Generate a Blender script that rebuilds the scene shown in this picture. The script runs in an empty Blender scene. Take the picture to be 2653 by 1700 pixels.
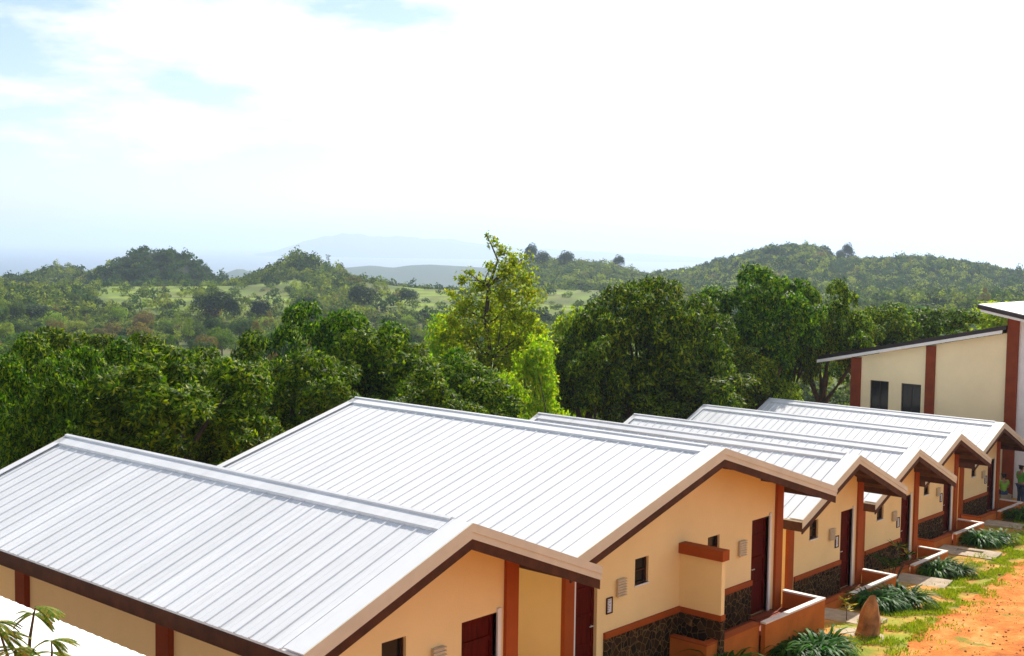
import bpy, math, random
import numpy as np
from mathutils import Vector, Matrix
rad = math.radians
C = bpy.context.scene.collection
S = bpy.context.scene
# ------------------------------------------------------------------ camera
F_PX, IW, IH = 3241.18, 2653.0, 1700.0
PITCH, ROLL, YAW = rad(-3.726), rad(0.843), rad(41.622)
fw = np.array([-math.sin(YAW)*math.cos(PITCH), math.cos(YAW)*math.cos(PITCH), math.sin(PITCH)])
r0 = np.array([math.cos(YAW), math.sin(YAW), 0.0]); u0 = np.cross(r0, fw)
RT = math.cos(ROLL)*r0+math.sin(ROLL)*u0; UP = -math.sin(ROLL)*r0+math.cos(ROLL)*u0
cd = bpy.data.cameras.new('camera'); cam = bpy.data.objects.new('camera', cd); C.objects.link(cam)
cam.matrix_world = Matrix(((RT[0], UP[0], -fw[0], 0), (RT[1], UP[1], -fw[1], 0), (RT[2], UP[2], -fw[2], 0), (0, 0, 0, 1)))
cd.sensor_width = 36; cd.lens = 36*F_PX/IW; cd.clip_start = 0.1; cd.clip_end = 200000
S.camera = cam
# ------------------------------------------------------------------ light
SUN_EL, SUN_AZ = rad(43), rad(-14)            # azimuth from +Y towards +X
sl = bpy.data.lights.new('sun', 'SUN'); so = bpy.data.objects.new('sun', sl); C.objects.link(so)
sl.energy = 5.0; sl.angle = rad(0.5); sl.color = (1, .94, .84)
sd = Vector((math.sin(SUN_AZ)*math.cos(SUN_EL), math.cos(SUN_AZ)*math.cos(SUN_EL), math.sin(SUN_EL)))
so.rotation_euler = sd.to_track_quat('Z', 'Y').to_euler()
W = bpy.data.worlds.new('World'); S.world = W; W.use_nodes = True
nt = W.node_tree; N = nt.nodes; L = nt.links; N.clear()
out = N.new('ShaderNodeOutputWorld'); bg = N.new('ShaderNodeBackground'); bg.inputs['Strength'].default_value = 0.10
sky = N.new('ShaderNodeTexSky'); sky.sky_type = 'NISHITA'; sky.sun_disc = False
sky.sun_elevation = SUN_EL; sky.sun_rotation = SUN_AZ; sky.air_density = 1.0; sky.dust_density = 0.6; sky.altitude = 150
tc = N.new('ShaderNodeTexCoord'); mp = N.new('ShaderNodeMapping'); mp.inputs['Scale'].default_value = (1, 1, 3.4)
n1 = N.new('ShaderNodeTexNoise'); n1.inputs['Scale'].default_value = 4.6; n1.inputs['Detail'].default_value = 9; n1.inputs['Roughness'].default_value = .56
mp.inputs['Location'].default_value = (.35, .1, .2)
rp = N.new('ShaderNodeValToRGB'); rp.color_ramp.elements[0].position = .49; rp.color_ramp.elements[1].position = .60
# cloud bank grows towards the sun side of the sky
dp = N.new('ShaderNodeVectorMath'); dp.operation = 'DOT_PRODUCT'; dp.inputs[1].default_value = (math.sin(rad(-8)), math.cos(rad(-8)), .25)
mr = N.new('ShaderNodeMapRange'); mr.inputs['From Min'].default_value = .62; mr.inputs['From Max'].default_value = .93
mr.inputs['To Min'].default_value = -.005; mr.inputs['To Max'].default_value = .30
ad = N.new('ShaderNodeMath'); ad.operation = 'ADD'
mx = N.new('ShaderNodeMix'); mx.data_type = 'RGBA'; mx.inputs['B'].default_value = (8.6, 8.6, 8.7, 1)
L.new(tc.outputs['Generated'], mp.inputs['Vector']); L.new(mp.outputs[0], n1.inputs['Vector'])
L.new(tc.outputs['Generated'], dp.inputs[0]); L.new(dp.outputs['Value'], mr.inputs['Value'])
L.new(n1.outputs['Fac'], ad.inputs[0]); L.new(mr.outputs[0], ad.inputs[1]); L.new(ad.outputs[0], rp.inputs['Fac'])
L.new(rp.outputs['Color'], mx.inputs['Factor']); L.new(sky.outputs[0], mx.inputs['A'])
L.new(mx.outputs['Result'], bg.inputs['Color']); L.new(bg.outputs[0], out.inputs['Surface'])
S.view_settings.view_transform = 'Standard'; S.view_settings.look = 'None'; S.view_settings.exposure = 0.5; S.view_settings.gamma = 1
S.render.engine = 'CYCLES'
S.cycles.max_bounces = 8; S.cycles.diffuse_bounces = 5; S.cycles.glossy_bounces = 3; S.cycles.transmission_bounces = 4
S.cycles.volume_bounces = 2; S.cycles.transparent_max_bounces = 8
S.cycles.use_denoising = True
HAZE = 0.00015
random.seed(7); RNG = np.random.default_rng(11)

# ------------------------------------------------------------------ materials
def new_mat(name):
    m = bpy.data.materials.new(name); m.use_nodes = True
    n = m.node_tree.nodes; l = m.node_tree.links
    return m, n, l, n['Principled BSDF']
def mat(name, col, rough=.7, var=.12, scale=3.0, bump=0.0, bscale=40.0, col2=None, metallic=0.0, spec=.5, stretch=None, detail=6):
    m, n, l, b = new_mat(name)
    b.inputs['Roughness'].default_value = rough; b.inputs['Metallic'].default_value = metallic
    b.inputs['Specular IOR Level'].default_value = spec
    t = n.new('ShaderNodeTexCoord'); g = n.new('ShaderNodeNewGeometry')
    src = g.outputs['Position']
    if stretch:
        q = n.new('ShaderNodeMapping'); q.inputs['Scale'].default_value = stretch; l.new(src, q.inputs[0]); src = q.outputs[0]
    z = n.new('ShaderNodeTexNoise'); z.inputs['Scale'].default_value = scale; z.inputs['Detail'].default_value = detail; z.inputs['Roughness'].default_value = .6
    l.new(src, z.inputs['Vector'])
    r = n.new('ShaderNodeValToRGB'); r.color_ramp.elements[0].position = .3; r.color_ramp.elements[1].position = .7
    c = np.array(col); c2 = np.array(col2) if col2 is not None else c*(1-var*2)
    r.color_ramp.elements[1].color = (*np.clip(c*(1+var*.4), 0, 1), 1); r.color_ramp.elements[0].color = (*c2, 1)
    l.new(z.outputs['Fac'], r.inputs[0]); l.new(r.outputs[0], b.inputs['Base Color'])
    if bump:
        z2 = n.new('ShaderNodeTexNoise'); z2.inputs['Scale'].default_value = bscale; z2.inputs['Detail'].default_value = 4
        l.new(src, z2.inputs['Vector'])
        bm_ = n.new('ShaderNodeBump'); bm_.inputs['Strength'].default_value = bump; bm_.inputs['Distance'].default_value = .02
        l.new(z2.outputs['Fac'], bm_.inputs['Height']); l.new(bm_.outputs[0], b.inputs['Normal'])
    return m
def leaf_mat(name, cols, rough=.42, trans=.4, tcol=None, tint=False, objvar=.35, spec=.18, objcols=None):
    """leaves: colour per leaf, per tree; lets light through"""
    m, n, l, b = new_mat(name)
    g = n.new('ShaderNodeNewGeometry'); r = n.new('ShaderNodeValToRGB')
    e = r.color_ramp.elements
    while len(e) < len(cols): e.new(.5)
    for k, c in enumerate(cols): e[k].position = k/(len(cols)-1); e[k].color = (*c, 1)
    l.new(g.outputs['Random Per Island'], r.inputs[0])
    col = r.outputs[0]
    hv = n.new('ShaderNodeHueSaturation')
    if tint:
        a = n.new('ShaderNodeAttribute'); a.attribute_name = 'tint'
        mm = n.new('ShaderNodeMix'); mm.data_type = 'RGBA'; mm.blend_type = 'MULTIPLY'; mm.inputs['Factor'].default_value = 1
        l.new(col, mm.inputs['A']); l.new(a.outputs['Color'], mm.inputs['B']); col = mm.outputs['Result']
    if objcols:
        oi = n.new('ShaderNodeObjectInfo'); orp = n.new('ShaderNodeValToRGB'); oe = orp.color_ramp.elements; orp.color_ramp.interpolation = 'CONSTANT'
        while len(oe) < len(objcols): oe.new(.5)
        for k, c in enumerate(objcols): oe[k].position = k/len(objcols); oe[k].color = (*c, 1)
        mo = n.new('ShaderNodeMix'); mo.data_type = 'RGBA'; mo.blend_type = 'MULTIPLY'; mo.inputs['Factor'].default_value = 1
        l.new(oi.outputs['Random'], orp.inputs[0]); l.new(col, mo.inputs['A']); l.new(orp.outputs[0], mo.inputs['B']); col = mo.outputs['Result']
    o = n.new('ShaderNodeObjectInfo'); q = n.new('ShaderNodeMapRange'); q.inputs['To Min'].default_value = 1-objvar; q.inputs['To Max'].default_value = 1+objvar
    l.new(o.outputs['Random'], q.inputs['Value']); l.new(q.outputs[0], hv.inputs['Value'])
    q2 = n.new('ShaderNodeMapRange'); q2.inputs['To Min'].default_value = .475; q2.inputs['To Max'].default_value = .515
    m3 = n.new('ShaderNodeMath'); m3.operation = 'FRACT'; m4 = n.new('ShaderNodeMath'); m4.operation = 'MULTIPLY'; m4.inputs[1].default_value = 7.3
    l.new(o.outputs['Random'], m4.inputs[0]); l.new(m4.outputs[0], m3.inputs[0]); l.new(m3.outputs[0], q2.inputs['Value']); l.new(q2.outputs[0], hv.inputs['Hue'])
    l.new(col, hv.inputs['Color']); l.new(hv.outputs[0], b.inputs['Base Color'])
    b.inputs['Roughness'].default_value = rough; b.inputs['Specular IOR Level'].default_value = spec
    tr = n.new('ShaderNodeBsdfTranslucent'); ms = n.new('ShaderNodeMixShader'); ms.inputs[0].default_value = trans
    h2 = n.new('ShaderNodeMix'); h2.data_type = 'RGBA'; h2.blend_type = 'MULTIPLY'; h2.inputs['Factor'].default_value = 1
    h2.inputs['B'].default_value = (*(tcol or (1.9, 2.0, .5)), 1)
    l.new(hv.outputs[0], h2.inputs['A']); l.new(h2.outputs['Result'], tr.inputs['Color'])
    l.new(b.outputs[0], ms.inputs[1]); l.new(tr.outputs[0], ms.inputs[2]); l.new(ms.outputs[0], n['Material Output'].inputs['Surface'])
    return m
M = {}
def roof_mat():
    m, n, l, b = new_mat('white_roof_metal')
    g = n.new('ShaderNodeNewGeometry'); mpn = n.new('ShaderNodeMapping'); mpn.inputs['Scale'].default_value = (3.2, .35, .35)
    z = n.new('ShaderNodeTexNoise'); z.inputs['Scale'].default_value = 1.0; z.inputs['Detail'].default_value = 5
    l.new(g.outputs['Position'], mpn.inputs[0]); l.new(mpn.outputs[0], z.inputs['Vector'])
    r = n.new('ShaderNodeValToRGB'); r.color_ramp.elements[0].position = .3; r.color_ramp.elements[1].position = .7
    r.color_ramp.elements[0].color = (.65, .652, .66, 1); r.color_ramp.elements[1].color = (.72, .72, .72, 1)
    l.new(z.outputs['Fac'], r.inputs[0]); l.new(r.outputs[0], b.inputs['Base Color'])
    sx = n.new('ShaderNodeSeparateXYZ'); l.new(g.outputs['Position'], sx.inputs[0])
    dv = n.new('ShaderNodeMath'); dv.operation = 'DIVIDE'; dv.inputs[1].default_value = .918; l.new(sx.outputs[0], dv.inputs[0])
    fl_ = n.new('ShaderNodeMath'); fl_.operation = 'FLOOR'; l.new(dv.outputs[0], fl_.inputs[0])
    wn = n.new('ShaderNodeTexWhiteNoise'); wn.noise_dimensions = '1D'; l.new(fl_.outputs[0], wn.inputs['W'])
    wr = n.new('ShaderNodeMapRange'); wr.inputs['To Min'].default_value = .96; wr.inputs['To Max'].default_value = 1.03; l.new(wn.outputs['Value'], wr.inputs['Value'])
    sc = n.new('ShaderNodeVectorMath'); sc.operation = 'SCALE'; l.new(r.outputs[0], sc.inputs[0]); l.new(wr.outputs[0], sc.inputs['Scale'])
    mp3 = n.new('ShaderNodeMapping'); mp3.inputs['Scale'].default_value = (9, .5, .5); l.new(g.outputs['Position'], mp3.inputs[0])
    z3 = n.new('ShaderNodeTexNoise'); z3.inputs['Scale'].default_value = 1; z3.inputs['Detail'].default_value = 8; l.new(mp3.outputs[0], z3.inputs['Vector'])
    r3 = n.new('ShaderNodeMapRange'); r3.inputs['From Min'].default_value = .54; r3.inputs['From Max'].default_value = .8; r3.inputs['To Max'].default_value = .25; l.new(z3.outputs['Fac'], r3.inputs['Value'])
    m3 = n.new('ShaderNodeMix'); m3.data_type = 'RGBA'; m3.inputs['B'].default_value = (.38, .36, .33, 1); l.new(r3.outputs[0], m3.inputs['Factor']); l.new(sc.outputs[0], m3.inputs['A'])
    l.new(m3.outputs['Result'], b.inputs['Base Color'])
    z2 = n.new('ShaderNodeTexNoise'); z2.inputs['Scale'].default_value = 2.2; l.new(g.outputs['Position'], z2.inputs['Vector'])
    bp = n.new('ShaderNodeBump'); bp.inputs['Strength'].default_value = .25; bp.inputs['Distance'].default_value = .03
    l.new(z2.outputs['Fac'], bp.inputs['Height']); l.new(bp.outputs[0], b.inputs['Normal'])
    b.inputs['Roughness'].default_value = .42; b.inputs['Specular IOR Level'].default_value = .5
    return m
M['roof'] = roof_mat()
M['sheet'] = mat('bright_white_sheet', (.88, .88, .86), .6, .03, 3)
M['flash'] = mat('cream_flashing', (.66, .60, .46), .6, .06, 2, spec=.2)
M['cream'] = mat('cream_plaster', (.93, .69, .335), .9, .035, .9, .15, 60, spec=.15)
M['beige'] = mat('pale_plaster', (.93, .77, .47), .9, .04, .8, .15, 60, spec=.15)
M['white'] = mat('white_paint', (.78, .76, .72), .6, .05, 3)
M['brown'] = mat('brown_board', (.085, .028, .012), .7, .25, 4, .1, 30, spec=.2)
M['soffit'] = mat('brown_soffit', (.12, .055, .028), .85, .3, 3, spec=.15)
M['terra'] = mat('terracotta_paint', (.37, .075, .010), .8, .1, 2, .15, 40, spec=.2)
M['porch'] = mat('orange_terracotta', (.56, .15, .022), .85, .12, 2, .2, 30, spec=.15)
M['terra_sunlit'] = mat('sunlit_coping', (.82, .70, .60), .7, .10, 3, .15, 40)  # sun glare on the porch wall tops is put into this pale colour
M['post'] = mat('dark_red_paint', (.24, .045, .012), .75, .12, 2, .1, 40, spec=.2)
M['door'] = mat('red_brown_wood', (.11, .007, .003), .6, .3, 3, .15, 30, stretch=(1, 6, .6), spec=.05)
M['black'] = mat('black_board', (.02, .008, .008), .5, .2, 3)
M['fixture'] = mat('beige_lamp_cover', (.62, .5, .33), .5, .1, 5)
M['paper'] = mat('printed_paper', (.72, .72, .76), .6, .1, 25)
M['concrete'] = mat('pale_concrete', (.46, .36, .25), .9, .2, 3, .4, 25)
M['metal'] = mat('brushed_metal', (.6, .58, .55), .3, .05, 5, metallic=1)
M['rock'] = mat('orange_brown_rock', (.44, .19, .05), .9, .3, 3.5, .8, 9, col2=(.17, .06, .015))
M['bark'] = mat('grey_brown_bark', (.10, .07, .045), .9, .3, 4, .6, 12)
M['skin'] = mat('skin', (.35, .18, .10), .6, .05, 5)
M['hair'] = mat('black_hair', (.012, .01, .01), .5, .1, 20)
M['shirt'] = mat('green_cotton', (.10, .42, .05), .85, .12, 6)
M['shirt2'] = mat('lime_cotton', (.25, .55, .05), .85, .12, 6)
M['denim'] = mat('blue_denim', (.035, .06, .13), .85, .15, 9)
def glass_mat():
    m, n, l, b = new_mat('dark_window_glass')
    b.inputs['Base Color'].default_value = (.012, .013, .012, 1); b.inputs['Roughness'].default_value = .12; b.inputs['Specular IOR Level'].default_value = .22
    return m
M['glass'] = glass_mat()
def stone_mat():
    m, n, l, b = new_mat('dark_rubble_stone')
    g = n.new('ShaderNodeNewGeometry')
    w = n.new('ShaderNodeTexNoise'); w.inputs['Scale'].default_value = 3; l.new(g.outputs['Position'], w.inputs['Vector'])
    am = n.new('ShaderNodeVectorMath'); am.operation = 'MULTIPLY_ADD'; am.inputs[1].default_value = (.18, .18, .18)
    l.new(w.outputs['Color'], am.inputs[0]); l.new(g.outputs['Position'], am.inputs[2])
    v = n.new('ShaderNodeTexVoronoi'); v.feature = 'DISTANCE_TO_EDGE'; v.inputs['Scale'].default_value = 7.2; l.new(am.outputs[0], v.inputs['Vector'])
    v2 = n.new('ShaderNodeTexVoronoi'); v2.inputs['Scale'].default_value = 7.2; l.new(am.outputs[0], v2.inputs['Vector'])
    r = n.new('ShaderNodeValToRGB'); r.color_ramp.elements[0].position = .02; r.color_ramp.elements[1].position = .065
    l.new(v.outputs['Distance'], r.inputs[0])
    c2 = n.new('ShaderNodeValToRGB'); c2.color_ramp.elements[0].color = (.010, .006, .003, 1); c2.color_ramp.elements[1].color = (.060, .030, .012, 1)
    sx = n.new('ShaderNodeSeparateColor'); l.new(v2.outputs['Color'], sx.inputs[0]); l.new(sx.outputs[0], c2.inputs[0])
    mm = n.new('ShaderNodeMix'); mm.data_type = 'RGBA'; mm.inputs['A'].default_value = (.20, .12, .045, 1)
    l.new(r.outputs[0], mm.inputs['Factor']); l.new(c2.outputs[0], mm.inputs['B']); l.new(mm.outputs['Result'], b.inputs['Base Color'])
    bp = n.new('ShaderNodeBump'); bp.inputs['Strength'].default_value = .8; bp.inputs['Distance'].default_value = .03
    l.new(r.outputs[0], bp.inputs['Height']); l.new(bp.outputs[0], b.inputs['Normal']); b.inputs['Roughness'].default_value = .9; b.inputs['Specular IOR Level'].default_value = .1
    return m
M['stone'] = stone_mat()

# ------------------------------------------------------------------ mesh helpers
class MB:
    def __init__(s): s.v = []; s.f = []
    def poly(s, pts, faces):
        o = len(s.v); s.v += [tuple(p) for p in pts]; s.f += [tuple(i+o for i in f) for f in faces]; return s
    def box(s, x0, x1, y0, y1, z0, z1):
        return s.poly([(x0, y0, z0), (x1, y0, z0), (x1, y1, z0), (x0, y1, z0), (x0, y0, z1), (x1, y0, z1), (x1, y1, z1), (x0, y1, z1)],
                      [(0, 3, 2, 1), (4, 5, 6, 7), (0, 1, 5, 4), (1, 2, 6, 5), (2, 3, 7, 6), (3, 0, 4, 7)])
    def prism(s, poly, x0, x1):      # polygon in the (y, z) plane, counter-clockwise seen from +x, pushed from x0 to x1
        n = len(poly); a = [(x0, y, z) for y, z in poly]; b = [(x1, y, z) for y, z in poly]
        return s.poly(a+b, [tuple(range(n))[::-1], tuple(range(n, 2*n))]+[(i, (i+1) % n, n+(i+1) % n, n+i) for i in range(n)])
    def tube(s, pts, rads, seg=8):
        pts = [Vector(p) for p in pts]; o = len(s.v); n = len(pts)
        for i, p in enumerate(pts):
            d = (pts[min(i+1, n-1)]-pts[max(i-1, 0)]).normalized()
            a = d.orthogonal().normalized(); b = d.cross(a)
            for k in range(seg):
                t = 2*math.pi*k/seg; s.v.append(tuple(p+(a*math.cos(t)+b*math.sin(t))*rads[i]))
        for i in range(n-1):
            for k in range(seg):
                k2 = (k+1) % seg; s.f.append((o+i*seg+k, o+i*seg+k2, o+(i+1)*seg+k2, o+(i+1)*seg+k))
        s.f.append(tuple(o+k for k in range(seg))[::-1]); s.f.append(tuple(o+(n-1)*seg+k for k in range(seg)))
        return s
    def build(s, name, m, parent=None, smooth=False, bevel=0):
        me = bpy.data.meshes.new(name); me.from_pydata(s.v, [], s.f); me.update()
        me.materials.append(m); o = bpy.data.objects.new(name, me); C.objects.link(o)
        if parent: o.parent = parent
        if smooth: me.polygons.foreach_set('use_smooth', [True]*len(me.polygons))
        if bevel:
            b = o.modifiers.new('bevel', 'BEVEL'); b.width = bevel; b.segments = 2; b.limit_method = 'ANGLE'
        return o
def np_mesh(name, V, Fq, m, parent=None, tint=None, smooth=False):
    me = bpy.data.meshes.new(name); k = Fq.shape[1]
    me.vertices.add(len(V)); me.vertices.foreach_set('co', np.ascontiguousarray(V, dtype=np.float32).ravel())
    me.loops.add(Fq.size); me.loops.foreach_set('vertex_index', np.ascontiguousarray(Fq, dtype=np.int32).ravel())
    me.polygons.add(len(Fq)); me.polygons.foreach_set('loop_start', np.arange(0, Fq.size, k, dtype=np.int32))
    if smooth: me.polygons.foreach_set('use_smooth', np.ones(len(Fq), dtype=bool))
    me.update(calc_edges=True)
    if tint is not None:
        a = me.color_attributes.new('tint', 'FLOAT_COLOR', 'POINT')
        a.data.foreach_set('color', np.ascontiguousarray(np.concatenate([tint, np.ones((len(tint), 1))], 1), dtype=np.float32).ravel())
    me.materials.append(m); o = bpy.data.objects.new(name, me); C.objects.link(o)
    if parent: o.parent = parent
    return o
def tag(o, label=None, cat=None, group=None, kind=None):
    if label: o['label'] = label
    if cat: o['category'] = cat
    if group: o['group'] = group
    if kind: o['kind'] = kind
    return o
def empty(name, loc, label, cat, group=None, rz=0):
    o = bpy.data.objects.new(name, None); C.objects.link(o); o.location = loc; o.rotation_euler = (0, 0, rz)
    return tag(o, label, cat, group)
def copy_tree(o, parent=None):
    c = o.copy(); C.objects.link(c)
    if parent: c.parent = parent
    for ch in o.children: copy_tree(ch, c)
    return c

# ------------------------------------------------------------------ terrain
def pl(x, xs, ys): return np.interp(x, xs, ys)
def sstep(a, b, x):
    t = np.clip((x-a)/(b-a), 0, 1); return t*t*(3-2*t)
def vnoise(x, y, s, seed=0):
    """cheap smooth noise from sines"""
    r = np.random.default_rng(seed); o = 0
    for k in range(6):
        a, p = r.uniform(0, 2*math.pi, 2); f = r.uniform(.6, 1.9)/s
        o = o+np.sin((x*math.cos(a)+y*math.sin(a))*f*2*math.pi+p)
    return o/6
def road_z(y): return pl(y, [-60, 0, 10, 20, 25, 30, 36, 42, 50, 60, 120], [-6.6, -7, -7.6, -8.12, -8.47, -9.0, -9.68, -10.1, -10.45, -10.7, -11.5])
def px_az(u): return np.arctan((u-IW/2)/F_PX)
HOR = lambda u: IH/2+F_PX*math.tan(PITCH)*1.0+(u-IW/2)*math.tan(ROLL)
def elev(u, v): return (HOR(u)-v)/F_PX
# skyline of the right-hand hills: photo columns, and height of the ground under the trees at 850 m
RU = np.array([1200, 1310, 1370, 1435, 1523, 1590, 1650, 1720, 1790, 1877, 1943, 1990, 2065, 2130, 2155, 2208, 2263, 2340, 2407, 2484, 2572, 2653, 2900, 3300])
RV = np.array([700, 668, 668, 668, 672, 680, 704, 700, 690, 668, 648, 634, 626, 636, 658, 664, 664, 660, 662, 668, 684, 700, 715, 730])
RZ = np.array([elev(u, v)*850-4.5 for u, v in zip(RU, RV)])
def height(X, Y):
    X = np.asarray(X, float); Y = np.asarray(Y, float)
    D = np.hypot(X, Y); fwd = X*fw[0]+Y*fw[1]; lat = X*r0[0]+Y*r0[1]
    az = np.arctan2(lat, fwd*1/math.cos(PITCH)); t = np.where(np.abs(az) < 1.3, np.tan(np.clip(az, -1.3, 1.3)), 9*np.sign(az))
    u = IW/2+F_PX*t; ahead = sstep(-1.35, -1.0, -np.abs(az))
    back = 22.5+.14*(Y-12)
    s = np.maximum(0, -X-back)
    near = road_z(Y)-pl(s, [0, 2, 6, 20, 60, 120], [0, .4, 1.6, 4.0, 8.0, 11.0])+.05*vnoise(X, Y, 4, 3)
    far = pl(D, [0, 120, 200, 300, 380, 440, 560, 620, 760, 900, 1300, 2200, 4000, 6500], [-10, -16.5, -20.5, -24.5, -25.5, -22, -19.5, -24.5, -33.5, -42, -64, -100, -114, -140])
    far = far+1.3*vnoise(X, Y, 130, 5)*sstep(80, 300, D)
    bl = sstep(65, 125, D); z = near*(1-bl)+far*bl
    def hill(uc, Dc, wl, wd, h, p=2.4):
        a = px_az(uc); cx, cy = fw[0]/math.cos(PITCH), fw[1]/math.cos(PITCH)
        hx = Dc*(cx*math.cos(a)+r0[0]*math.sin(a)); hy = Dc*(cy*math.cos(a)+r0[1]*math.sin(a))
        nx, ny = hx/Dc, hy/Dc
        dl = (X-hx)*(-ny)+(Y-hy)*nx; dd = (X-hx)*nx+(Y-hy)*ny
        return h*np.exp(-(np.abs(dl/wl)**2+np.abs(dd/wd)**2)**(p/2))
    z = z+hill(408, 700, 33, 46, 22.5, 2.8)+hill(255, 760, 42, 40, 6)      # dark round hill on the left
    z = z+hill(166, 820, 27, 40, 18.5)+hill(-60, 760, 60, 60, 9)             # small green hill left of it
    z = z+hill(775, 650, 19, 45, 13, 2.0)+hill(790, 640, 42, 60, 5.5, 2.6)
    z = z+hill(880, 560, 26, 40, 3.0)
    z = z+hill(2700, 420, 60, 60, 8)
    # right-hand ridge
    zr = np.interp(u, RU, RZ); m = sstep(1130, 1400, u)*ahead
    g = np.where(D < 850, np.exp(-((850-D)/190)**2), np.exp(-((D-850)/320)**2))
    z = z+np.maximum(0, (zr-z))*g*m
    # blue ridge far away
    zb = np.interp(u, [200, 560, 620, 680, 890, 960, 1015, 1060, 1110, 1160, 1250, 1500, 2000], [-140, -95, -72, -95, -68, -60, -66, -58, -55, -57, -62, -75, -120])
    z = z+np.maximum(0, zb-z)*np.exp(-((D-3600)/420)**2)*ahead
    return z
def ground_mat():
    m, n, l, b = new_mat('ground_cover')
    a = n.new('ShaderNodeAttribute'); a.attribute_name = 'tint'
    g = n.new('ShaderNodeNewGeometry')
    z = n.new('ShaderNodeTexNoise'); z.inputs['Scale'].default_value = 1.7; z.inputs['Detail'].default_value = 9; z.inputs['Roughness'].default_value = .7
    l.new(g.outputs['Position'], z.inputs['Vector'])
    r = n.new('ShaderNodeMapRange'); r.inputs['From Min'].default_value = .3; r.inputs['From Max'].default_value = .7; r.inputs['To Min'].default_value = .55; r.inputs['To Max'].default_value = 1.35
    l.new(z.outputs['Fac'], r.inputs['Value'])
    mm = n.new('ShaderNodeVectorMath'); mm.operation = 'SCALE'; l.new(a.outputs['Color'], mm.inputs[0]); l.new(r.outputs[0], mm.inputs['Scale'])
    l.new(mm.outputs[0], b.inputs['Base Color']); b.inputs['Roughness'].default_value = .95; b.inputs['Specular IOR Level'].default_value = .2
    bp = n.new('ShaderNodeBump'); bp.inputs['Strength'].default_value = .6; bp.inputs['Distance'].default_value = .06
    l.new(z.outputs['Fac'], bp.inputs['Height']); l.new(bp.outputs[0], b.inputs['Normal'])
    return m
ROAD_Y = [-30, 10, 22, 25, 30, 36, 42, 50, 58, 70]; ROAD_X = [-9.5, -10.5, -11.1, -11.2, -12.2, -13.3, -14.5, -16.0, -16.9, -18]
def make_ground():
    az = np.concatenate([np.arange(-180, -34, 4), np.arange(-34, 30, .28), np.arange(30, 180, 4)])
    rr = np.concatenate([[1.0, 3, 6, 9, 12], np.geomspace(14, 60, 110)[:-1], np.geomspace(60, 1200, 150)[:-1], np.geomspace(1200, 7000, 60)])
    A, Rr = np.meshgrid(np.radians(az), rr, indexing='ij')
    cx, cy = fw[0]/math.cos(PITCH), fw[1]/math.cos(PITCH)
    X = Rr*(cx*np.cos(A)+r0[0]*np.sin(A)); Y = Rr*(cy*np.cos(A)+r0[1]*np.sin(A))
    Z = height(X, Y)
    na, nr = X.shape; V = np.stack([X, Y, Z], -1).reshape(-1, 3)
    i = np.arange(na)[:, None]; j = np.arange(nr-1)[None]; i2 = (i+1) % na
    Fq = np.stack([i*nr+j, i*nr+j+1, i2*nr+j+1, i2*nr+j], -1).reshape(-1, 4)
    V = np.concatenate([V, [[0, 0, float(height(0., 0.))]]])
    x, y = V[:, 0], V[:, 1]; D = np.hypot(x, y)
    lawn = np.array([.21, .27, .018]); soil = np.array([.55, .24, .06]); scrub = np.array([.06, .085, .014]); field = np.array([.13, .19, .03]); dry = np.array([.14, .11, .05])
    n1_ = vnoise(x, y, 2.2, 21); n2_ = vnoise(x, y, 90, 22); n3 = vnoise(x, y, 35, 23)
    e = x-np.interp(y, ROAD_Y, ROAD_X)           # >0 on the road side
    wl = sstep(-.3, .35, .25*n1_*2+.1-np.abs(e+.2)*.12)[:, None]
    site = lawn*wl+soil*(1-wl)
    behind = sstep(0, 3, -x-(22.5+.14*(y-12)))[:, None]
    site = site*(1-behind)+scrub*behind
    w2 = sstep(-.1, .25, n2_)[:, None]; w3 = sstep(.1, .4, n3)[:, None]
    farc = (scrub*1.3)*(1-w2)+field*w2; farc = farc*(1-w3*.6)+dry*w3*.6
    f = sstep(60, 110, D)[:, None]
    col = site*(1-f)+farc*f
    # open bright meadows in the valley
    fwd = x*fw[0]+y*fw[1]; lat = x*r0[0]+y*r0[1]; u = IW/2+F_PX*lat/np.maximum(fwd, 1)
    mead = (sstep(390, 430, D)*(1-sstep(560, 620, D))*sstep(240, 300, u)*(1-sstep(1500, 1560, u))*sstep(-.35, .0, vnoise(x, y, 60, 31)))[:, None]
    mp_ = sstep(-.3, .35, vnoise(x, y, 28, 91))[:, None]; col = col*(1-mead)+(np.array([.20, .28, .02])*mp_+np.array([.11, .13, .025])*(1-mp_))*mead
    hl = sstep(590, 640, D)[:, None]; col = col*(1-hl)+(np.array([.035, .055, .014])*(1-.6*w2)+np.array([.10, .13, .02])*.6*w2*(1-sstep(1780, 1860, u)[:, None])*sstep(560, 640, u)[:, None])*hl
    deep = sstep(1500, 2600, D)[:, None]; col = col*(1-deep)+np.array([.03, .05, .02])*deep
    c = len(V)-1; cap = np.array([[c, ii*nr, ((ii+1) % na)*nr, ((ii+1) % na)*nr] for ii in range(na)])
    o = np_mesh('ground', V, Fq, ground_mat(), tint=col, smooth=True)
    return tag(o, kind='structure')
make_ground()
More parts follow.
